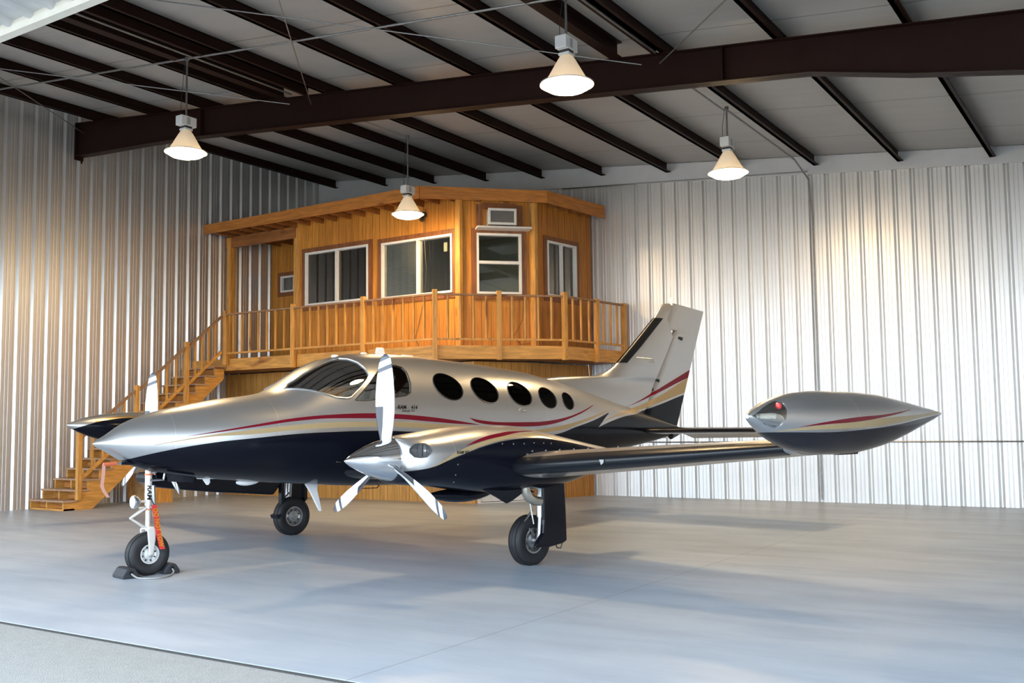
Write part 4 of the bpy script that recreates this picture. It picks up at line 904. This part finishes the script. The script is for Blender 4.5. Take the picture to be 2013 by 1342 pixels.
    # lower cowl, scoop, flaps
    if side<0:
        mb=MB(); pl=[(.985,.97),(.975,.90),(1.0,.845),(1.14,.777),(1.5,.725),(1.85,.681),(2.4,.63),(2.86,.585),(2.985,.737),(3.05,1.0)]
        mb.prism([V(a,0,b) for a,b in pl],V(0,side*2.32,0),V(0,side*2.62,0)); part('lower_cowl',mb,M_BLK,na,bevel=.03)
    else:
        mb=MB(); rings=[]
        for i in range(13):
            f=i/12; s_=1.72+.95*f; r_=max(.006,.075*math.sin(PI*f)**.7); rings.append([V(s_,2.42+r_*1.5*math.cos(2*PI*k/20),.83-.02*math.sin(PI*f)+r_*math.sin(2*PI*k/20)) for k in range(20)])
        mb.loft(rings,True); part('oil_cooler_scoop',mb,M_BLK,na,smooth=True)
        for t0_ in (2.25,2.80):
            mb=MB(); mb.prism([V(a,0,b) for a,b in ((2.12,.88),(2.30,.80),(2.45,.725),(2.52,.745),(2.68,.82),(2.78,.87))],V(0,t0_,0),V(0,t0_+.02,0)); part('cowl_flap',mb,M_BLK,na)
        mb=MB(); mb.tube([V(2.52,2.75,.88),V(2.60,2.76,.80)],[.035,.028],10); part('drain_pipe',mb,M_ALU,na,smooth=True)
    ex=[V(2.70,side*2.83,1.02),V(2.70,side*2.83,.90),V(2.71,side*2.83,.83),V(2.76,side*2.83,.765),V(2.84,side*2.83,.73),V(2.92,side*2.83,.72)]
    mb=MB(); mb.tube(ex,.048,16); part('exhaust_pipe',mb,simple('heat_tinted_steel',(.70,.64,.54),.32,.9,0,.25,6) if side>0 else bpy.data.materials['heat_tinted_steel'],na,smooth=True)
    mb=MB()
    for s_,z_ in ((2.35,1.33),(2.5,1.33),(2.65,1.335),(2.8,1.33),(2.92,1.325),(1.62,1.15),(1.62,1.05),(1.66,.98),(2.2,1.335)):
        p=V(s_,side*(TN+nac_t(s_,z_)+.002),z_+nz); mb.tube([p,p+V(0,side*.004,0)],.007,8)
    p=V(2.52,side*(TN+nac_t(2.52,1.2)+.002),1.21+nz); mb.tube([p,p+V(0,side*.004,0)],.022,12); part('fastener',mb,M_ALU,na)
    # spinner and blades
    hub=V(1.11,side*2.56,1.205 if side>0 else 1.265); hub.y=-(2.57 if side>0 else -2.46)
    mb=MB(); pr=[(.004,-.475),(.022,-.455),(.055,-.40),(.098,-.31),(.140,-.21),(.173,-.11),(.197,-.01),(.208,.05),(.210,.085),(.203,.09),(.05,.092)]
    mb.lathe(pr,(0,0,0),'x',48); sp_=part('spinner',mb,M_CHROME,smooth=True); sp_.location=hub
    mb=MB(); rings=[]
    CH=[(.13,.085),(.2,.11),(.3,.15),(.45,.188),(.6,.196),(.75,.185),(.88,.155),(.96,.12),(.99,.08),(1.0,.03)]
    for i in range(24):
        r_=.13+(1.0-.13)*(i/23)**.92; c_=interp(CH,r_); th=interp([(.13,.06),(.3,.03),(.6,.018),(1,.008)],r_); be=math.radians(interp([(.13,52),(.4,38),(.75,24),(1,18)],r_))
        sec=[]
        for k in range(16):
            a=2*PI*k/16; cx=math.cos(a)*c_/2; tx=math.sin(a)*th/2*(1 if abs(math.cos(a))<.9 else .8)
            # chord axis: +y is the leading side, leaning forward (-x)
            sec.append(Vector((-cx*math.sin(be)+tx*math.cos(be), cx*math.cos(be)+tx*math.sin(be)+.012*math.sin(r_*3), r_)))
        rings.append(sec)
    mb.loft(rings,True)
    if side>0:
        bt=NT_('propeller_paint'); x,y,z=bt.sep(); sl=bt.math('MULTIPLY_ADD',y,.35,z)
        tip=bt.math('GREATER_THAN',sl,.945); st1=bt.math('MULTIPLY',bt.math('GREATER_THAN',sl,.845),bt.math('LESS_THAN',sl,.885)); boot=bt.math('MULTIPLY',bt.math('LESS_THAN',z,.50),bt.math('GREATER_THAN',y,.018))
        c=bt.mix(bt.math('MAXIMUM',tip,st1),(.78,.78,.79),(.085,.09,.11)); c=bt.mix(boot,c,(.05,.052,.06)); back=bt.n('ShaderNodeNewGeometry'); bt.set(c,.3); M_BLADE=bt.m; bme=mb.mesh('blade'); 
        for p in bme.polygons: p.use_smooth=True
        bme.materials.append(M_BLADE)
    for k in range(3):
        an=(-.007 if side>0 else .032)+k*2*PI/3
        b_=bpy.data.objects.new('propeller_blade',bme); COL.objects.link(b_); b_.parent=sp_; b_.rotation_euler=(an,0,0)
        cu=MB(); cu.lathe([(.062,.13),(.060,.20),(.045,.215)],(0,0,0),'z',16)
    # horizontal stabiliser
    mb=MB(); sec=[]
    for t_,s0,c_,zc,th in ((.05,7.98,1.0,1.425,.12),(1.3,8.15,.86,1.42,.10),(2.6,8.34,.70,1.415,.075),(2.66,8.38,.64,1.415,.03)): 
        u=foil(s0,s0+c_*1.4,th/(c_*1.4),20); u=[p for p in u if p[0]<=s0+c_*.96][:17]
        while len(u)<17: u.append(u[-1])
        sec.append([V(a,side*t_,zc+b) for a,b in u]+[V(a,side*t_,zc-b) for a,b in u[::-1][:-1]])
    mb.loft(sec,True); hs=part('horizontal_stabilizer',mb,M_BLK,smooth=True)
    mb=MB(); mb.loft([[V(8.93,side*.28,1.445),V(9.32,side*.28,1.285),V(8.93,side*.28,1.39)],[V(8.98,side*2.62,1.435),V(9.26,side*2.62,1.31),V(8.98,side*2.62,1.395)]],True); part('elevator',mb,M_SIL,hs)
mb=MB(); mb.tube([V(9.05,0,1.33),V(9.25,0,1.36),V(9.36,0,1.385)],[.06,.03,.006],12); part('tail_cone',mb,M_BLK,smooth=True)
# --- lettering
warp=lambda p: Vector((p.x,-(surf_t(p.x,p.z)+.0025),p.z))
M_INK=simple('black_lettering',(.01,.01,.012),.4)
for txt,s,z,sz,b,sh in (('RAM',2.755,1.752,.062,.0022,.25),('414',2.94,1.750,.062,.0022,.25),('SERIES VII',2.85,1.708,.034,.0006,0)):
    me=text_mesh(txt,sz,b,sh,spacing=1.05 if sz>.05 else 1.3); place_text(me,V(s,.73,z),(1,0,0),(0,0,1),'lettering',M_INK,AP,world=False,warp=warp)
mb=MB(); mb.prism([V(a,0,b) for a,b in ((2.665,1.745),(2.86,1.742),(2.86,1.746),(2.665,1.749))],V(0,surf_t(2.7,1.745),0),V(0,surf_t(2.7,1.745)+.004,0)); part('lettering',mb,M_INK)
me=text_mesh('RAM VII',.042,.0008,.25); place_text(me,V(1.68,3.0,1.262),(1,0,0),(0,0,1),'lettering',M_INK,AP,world=False,warp=lambda p: Vector((p.x,-(2.57+nac_t(p.x,p.z)+.004),p.z)))
# cabin door latch
mb=MB(); p=lambda s,z:V(s,surf_t(s,z)+.004,z)
mb.tube([p(4.78,1.72),p(4.90,1.715)],.008,6); mb.tube([V(4.80,surf_t(4.8,1.72),1.72),V(4.80,surf_t(4.8,1.72)+.012,1.72)],.03,14); part('door_handle',mb,M_ALU)
# --- antennas and fittings
def blade_ant(pts,w,mat,name='blade_antenna',tt=0): mb=MB(); mb.prism([V(s,tt,z) for s,z in pts],V(0,-w,0),V(0,w,0)); return part(name,mb,mat,bevel=w*.6)
blade_ant([(2.90,2.425),(2.915,2.525),(3.02,2.525),(3.05,2.425)],.018,M_WHITE)
for s in (2.29,2.72):
    mb=MB(); mb.lathe([(.05,-.02),(.048,.0),(.035,.016),(.004,.02)],V(s,0,smooth(FT,s)+.0),'z',16); part('dome_antenna',mb,M_WHITE,smooth=True)
blade_ant([(3.3,2.42),(3.32,2.452),(3.5,2.448),(3.52,2.42)],.01,M_WHITE)
blade_ant([(1.86,.872),(2.05,.865),(2.04,.78),(2.105,.53),(2.07,.53),(1.94,.76)],.012,M_WHITE)
blade_ant([(.56,1.0),(.66,1.0),(.66,.93),(.64,.905),(.62,.91),(.585,.955)],.011,M_WHITE); mb=MB(); mb.prism([V(.53,0,.985),V(.70,0,.98),V(.70,0,.972),V(.53,0,.977)],V(0,-.05,0),V(0,.05,0)); part('antenna_base',mb,M_WHITE)
mb=MB(); rings=[]
for i in range(13):
    f=i/12; s_=.985+.27*f; r_=max(.003,.045*math.sin(PI*min(1,f*.95+.04))**.55*(1-.35*f)); rings.append([V(s_,r_*1.2*math.cos(2*PI*k/18),.917-.004*f+r_*math.sin(2*PI*k/18)) for k in range(18)])
mb.loft(rings,True); part('strobe_fairing',mb,M_WHITE,smooth=True)
mb=MB(); mb.tube([V(2.6,.1,.80),V(2.62,.1,.775),V(2.85,.1,.77),V(2.88,.1,.80)],.006,6); part('wire_antenna',mb,M_BLK)
# door-like gear bay plates at the nose
for tt in (.13,-.13):
    mb=MB(); mb.prism([V(-.16,tt,1.12),V(.30,tt,1.04),V(.28,tt,.99),V(.02,tt,1.0)],V(0,-.006,0),V(0,.006,0)) if 0 else mb.prism([V(.10,tt,1.06),V(.42,tt,1.01),V(.40,tt,.95),V(.12,tt,.97)],V(0,-.005,0),V(0,.005,0)); part('nose_gear_door',mb,M_BLK)
# --- wheels
def wheel(center,R,W,rim,mat_rim,parent,side=1):
    c=Vector(center); mb=MB(); pr=[]
    n=18
    for k in range(n+1):
        a=-PI*.5*1.18+PI*1.18*k/n; pr.append((rim+(R-rim)*(.52+.48*math.copysign(abs(math.cos(a))**.8,math.cos(a))),W/2*math.copysign(abs(math.sin(a))**.75,math.sin(a))))
    pr=[(rim,-W*.36)]+pr+[(rim,W*.36)]
    mb.lathe(pr,c,'y',56,cap=False); ty=part('tire',mb,M_TYRE,parent,smooth=True)
    mb=MB()
    for g in (-.25,0,.25):
        mb.lathe([(R-.004,g*W-.004),(R+.0008,g*W-.003),(R+.0008,g*W+.003),(R-.004,g*W+.004)],c,'y',56,cap=False)
    part('tread_groove',mb,simple('groove',(.008,.008,.008),.9) if 'groove' not in bpy.data.materials else bpy.data.materials['groove'],ty) 
    mb=MB(); mb.lathe([(rim+.004,-W*.40),(rim*.90,-W*.40),(rim*.84,-W*.22),(rim*.62,-W*.16),(rim*.56,-W*.30),(rim*.30,-W*.33),(rim*.26,-W*.42),(.004,-W*.44),(.004,W*.44),(rim*.26,W*.42),(rim*.30,W*.33),(rim*.56,W*.30),(rim*.62,W*.16),(rim*.84,W*.22),(rim*.90,W*.40),(rim+.004,W*.40)],c,'y',48,cap=False)
    hb=part('wheel_hub',mb,mat_rim,parent,smooth=True)
    mb=MB()
    for k in range(8):
        a=2*PI*k/8+.3
        for sd in (-1,1):
            p=c+Vector((rim*.72*math.cos(a),sd*W*.17,rim*.72*math.sin(a))); mb.tube([p,p+Vector((0,sd*.014,0))],rim*.085,8)
    part('hub_bolts',mb,M_DARKM,hb) if 0 else part('hub_bolts',mb,M_DARKM,parent)
    return ty
ng_t=-.07; zn=.222
mb=MB(); mb.tube([V(.0,ng_t,1.10),V(.0,ng_t,.72)],.036,16); mb.tube([V(.0,ng_t,.73),V(.0,ng_t,.46)],.026,16); ng=part('nose_gear',mb,M_GEARW,smooth=True)
mb=MB(); mb.tube([V(.035,ng_t+.03,.93),V(.05,ng_t+.03,.66),V(.05,ng_t+.03,.60)],[.022,.022,.012],10); mb.tube([V(0,ng_t,.70),V(.06,ng_t+.03,.70)],.02,8); part('shimmy_damper',mb,M_ALU,ng,smooth=True)
mb=MB(); mb.tube([V(0,ng_t,1.055),V(0,ng_t,1.035)],.040,16); mb.tube([V(0,ng_t,.685),V(0,ng_t,.675)],.038,16); part('orange_band',mb,simple('orange_tape',(.75,.20,.08),.6),ng,smooth=True)
mb=MB()
for tt in (-.085,.085):
    q=[V(-.045,0,.475),V(-.02,0,.50),V(.03,0,.50),V(.05,0,.46),V(.045,0,.36),V(.02,0,.22),V(-.0,0,.19),V(-.022,0,.22),V(-.03,0,.33)]
    mb.prism(q,V(0,ng_t+tt-.010,0),V(0,ng_t+tt+.010,0))
mb.prism([V(-.045,0,.475),V(-.02,0,.505),V(.03,0,.505),V(.05,0,.465)],V(0,ng_t-.085,0),V(0,ng_t+.085,0)); part('fork',mb,M_GEARW,ng,bevel=.008)
for (a,b) in (((-.03,ng_t,.70),(-.19,ng_t,.60)),((-.19,ng_t,.60),(-.03,ng_t,.49))):
    mb=MB()
    for d in (-.03,.03): mb.tube([V(a[0],a[1]+(d if a[0]>-.1 else d*.3),a[2]),V(b[0],b[1]+(d if b[0]>-.1 else d*.3),b[2])],.010,8)
    part('torque_link',mb,M_GEARW,ng,smooth=True)
mb=MB(); mb.lathe([(.004,-.03),(.03,-.028),(.055,.0),(.062,.03),(.060,.04),(.004,.046)],(0,0,0),'x',28)
for i,v in enumerate(mb.v): mb.v[i]=tuple(V(-.125,ng_t+.0,.765)+Vector((-v[0],v[1]*1.15,v[2]*1.15)))
tl=part('taxi_light',mb,M_ALU,ng,smooth=True); mb=MB(); mb.lathe([(.066,0),(.058,-.008),(.004,-.012)],V(-.168,ng_t,.765),'x',28); part('light_lens',mb,simple('lamp_glass',(.62,.66,.70),.12,.3),ng,smooth=True)
mb=MB(); mb.tube([V(-.1,ng_t,.765),V(0,ng_t,.765)],.012,8); mb.tube([V(-.1,ng_t,.70),V(0,ng_t,.70)],.010,8); part('light_bracket',mb,M_GEARW,ng)
mb=MB(); mb.tube([V(.02,ng_t,1.06),V(.12,ng_t+.06,1.10)],.02,8); mb.tube([V(.0,ng_t+.03,.985),V(.14,ng_t+.05,.985),V(.155,ng_t+.06,1.08)],.012,8); part('drag_brace',mb,M_ALU,ng,smooth=True)
wheel(V(0,ng_t,zn),.222,.155,.098,simple('white_rim',(.66,.66,.65),.35,.2),ng)
mb=MB(); mb.tube([V(0,ng_t-.1,.205),V(0,ng_t+.1,.205)],.014,10); part('axle',mb,M_ALU,ng)
me=text_mesh('RAM',.075,.002,.2); place_text(me,V(-.005,ng_t+.038,.86),(0,0,-1),(1,0,0),'lettering',M_INK,ng,world=False)
for side in (1,-1):
    tm=2.42 if side>0 else 2.37; sm=3.175; zc=.268
    mb=MB(); mb.tube([V(sm+.06,side*(tm+.14),1.02),V(sm+.03,side*(tm+.14),.52)],.045,16); mb.tube([V(sm+.03,side*(tm+.14),.53),V(sm+.01,side*(tm+.14),.27)],.032,16); mg=part('main_gear',mb,M_ALU,smooth=True)
    mb=MB(); mb.tube([V(sm,side*(tm+.16),zc),V(sm,side*(tm-.02),zc)],.028,10); part('axle',mb,M_ALU,mg)
    wheel(V(sm,side*tm,zc),.272,.185,.135,M_ALU,mg,side)
    pl=[(3.17,1.0),(3.50,1.0),(3.52,.60),(3.53,.25),(3.47,.225),(3.25,.20),(3.03,.215),(3.05,.26),(3.15,.36),(3.17,.5)]
    mb=MB(); mb.prism([V(a,0,b) for a,b in pl],V(0,side*(tm+.185),0),V(0,side*(tm+.235),0)); part('gear_leg_door',mb,M_BLK,mg,bevel=.015)
    mb=MB(); mb.tube([V(3.49,side*(tm+.2),.24),V(3.46,side*(tm+.2),.17),V(3.40,side*(tm+.2),.18),V(3.38,side*(tm+.2),.22)],.007,6); mb.tube([V(3.04,side*(tm+.19),.215),V(3.5,side*(tm+.2),.235)],.010,6); part('door_rod',mb,M_DARKM,mg)
    for (a,b) in (((3.12,tm+.06,.60),(2.98,tm+.06,.47)),((2.98,tm+.06,.47),(3.12,tm+.08,.33))):
        mb=MB(); mb.tube([V(a[0]+.05,side*a[1],a[2]),V(b[0]+.05,side*b[1],b[2])],.012,8); part('torque_link',mb,M_ALU,mg)
    mb=MB(); mb.tube([V(3.15,side*(tm+.10),.78),V(3.02,side*(tm-.35),.98)],.018,8); mb.tube([V(3.10,side*(tm+.05),.85),V(3.12,side*(tm+.12),.45)],.008,6); part('side_brace',mb,M_ALU,mg)
    if side<0:
        for dx in (-.21,.17):
            mb=MB(); mb.prism([V(sm+dx,side*(tm-.05),.98),V(sm+dx+.05,side*(tm-.05),.98),V(sm+dx+.05,side*(tm-.05),.5),V(sm+dx,side*(tm-.05),.46)],V(0,-.06,0),V(0,.02,0)); part('gear_bay_door',mb,M_BLK,mg)
        mb=MB(); mb.prism([V(2.88,side*tm,.30),V(2.98,side*tm,.33),V(2.99,side*tm,.29),V(2.90,side*tm,.25)],V(0,-.09,0),V(0,.09,0)); part('mud_guard',mb,M_BLK,mg)
mb=MB(); mb.tube([V(-.17,.08,1.17),V(-.36,.08,1.175)],.018,10); mb.tube([V(-.12,.08,1.22),V(-.17,.08,1.17)],.02,8); part('pitot_tube',mb,M_BLK,smooth=True)
# ------------------------------------------------------------------ loose things hung on or set under the aeroplane
def W(s,t,z): 
    c,s_=math.cos(PH),math.sin(PH); x,y=s,-t; return Vector((PO[0]+c*x-s_*y,PO[1]+s_*x+c*y,z))
SD=(W(1,0,0)-W(0,0,0)); TD=(W(0,1,0)-W(0,0,0))
def ribbon(pts,w,mat,name,parent,wd=None):
    wd=wd or SD; mb=MB(); L_=[Vector(p)-Vector(wd)*w/2 for p in pts]; R_=[Vector(p)+Vector(wd)*w/2 for p in pts]; n=len(pts)
    mb.add(L_+R_,[(i,i+1,n+i+1,n+i) for i in range(n-1)]); o=obj(name,mb,mat,parent); m=o.modifiers.new('s','SOLIDIFY'); m.thickness=.002; return o
rp=[W(.022,.02,.73),W(.045,.03,.60),W(.06,.05,.45),W(.09,.065,.30),W(.10,.07,.27)]
e=thing('tow_warning_ribbon','red ribbon reading DO NOT TOW hanging from the nose gear strut','warning ribbon',tuple(rp[0]))
M_RRED=simple('red_ribbon',(.62,.03,.02),.6); M_YEL=simple('yellow_lettering',(.80,.45,.03),.6)
ribbon(rp,.058,M_RRED,'ribbon_strip',e)
d=(rp[-1]-rp[0]).normalized(); nrm=Vector(TD)
me=text_mesh('DO NOT TOW',.066,.0025,0,spacing=1.06)
xs=[v.co.x for v in me.vertices]; k_=.40/(max(xs)-min(xs))
for v in me.vertices: v.co.x*=k_
def rw(p):
    f=(rp[0].z-p.z)/(rp[0].z-rp[-1].z)*1.0
    for a,b in zip(rp,rp[1:]):
        if p.z>=b.z or b is rp[-1]:
            g=max(0,min(1,(a.z-p.z)/(a.z-b.z))); c=a.lerp(b,g); break
    off=(p-Vector((MID.x,MID.y,p.z))).dot(SD); q=c+SD*off+TD*.006; q.z=p.z; return q
MID=(rp[0]+rp[-1])/2
place_text(me,(MID.x,MID.y,.495),(0,0,-1),tuple(SD),'lettering',M_YEL,e,warp=rw)
mb=MB(); mb.tube([W(.022,.02,.73),W(.02,-.03,.77)],.008,6); obj('fixing_loop',mb,M_DARKM,e)
e=thing('pitot_cover','orange pitot tube cover with a faded pink streamer under the nose tip','pitot cover',tuple(W(-.45,.08,1.17)))
mb=MB(); mb.tube([W(-.33,.08,1.175),W(-.42,.08,1.175)],.012,10); obj('metal_sleeve',mb,M_ALU,e,smooth=True)
mb=MB(); mb.tube([W(-.41,.08,1.175),W(-.54,.08,1.17)],[.022,.018],10); obj('cover_tube',mb,simple('orange_cover',(.55,.12,.05),.6),e,smooth=True)
ribbon([W(-.54,.09,1.17),W(-.545,.095,1.06),W(-.56,.10,.96),W(-.54,.11,.90),W(-.50,.12,.84)],.034,simple('faded_streamer',(.52,.26,.20),.7),'streamer',e)
# wheel chocks with rope
e=thing('wheel_chocks','black rubber chock pair joined by a grey rope around the nose wheel','wheel chocks',tuple(W(0,ng_t,0)))
M_CH=simple('chock_rubber',(.022,.024,.030),.6,0,0,.2,30)
for sd,s0,tc in ((-1,-.225,ng_t),(1,.225,ng_t-.02)):
    mb=MB(); q=[(s0-.085,0),(s0+.085,0),(s0+.088,.03),(s0+.045,.095),(s0+.02,.108),(s0-.02,.108),(s0-.045,.095),(s0-.088,.03)]
    mb.prism([W(a,0,z) for a,z in q],TD*(tc-.13),TD*(tc+.13)); o=obj('chock',mb,M_CH,e,bevel=.01)
    mb=MB(); mb.tube([W(s0,tc+.129,.055),W(s0,tc+.132,.055)],.022,12); obj('rope_hole',mb,M_BLK,o,world=False)
rope=[W(-.22,ng_t+.10,.055),W(-.22,ng_t+.15,.04),W(-.19,ng_t+.22,.012),W(-.12,ng_t+.33,.010),W(-.02,ng_t+.36,.010),W(.09,ng_t+.30,.010),W(.18,ng_t+.20,.012),W(.22,ng_t+.15,.03),W(.225,ng_t+.10,.055)]
mb=MB(); 
def cr(P,n=6):
    out=[]
    for i in range(len(P)-1):
        p0,p1,p2,p3=P[max(0,i-1)],P[i],P[i+1],P[min(len(P)-1,i+2)]
        for k in range(n):
            t=k/n; out.append(.5*((2*p1)+(p2-p0)*t+(2*p0-5*p1+4*p2-p3)*t*t+(3*p1-p0-3*p2+p3)*t**3))
    return out+[P[-1]]
mb.tube(cr(rope),.009,8); obj('rope',mb,simple('rope',(.30,.30,.29),.8),e,smooth=True)
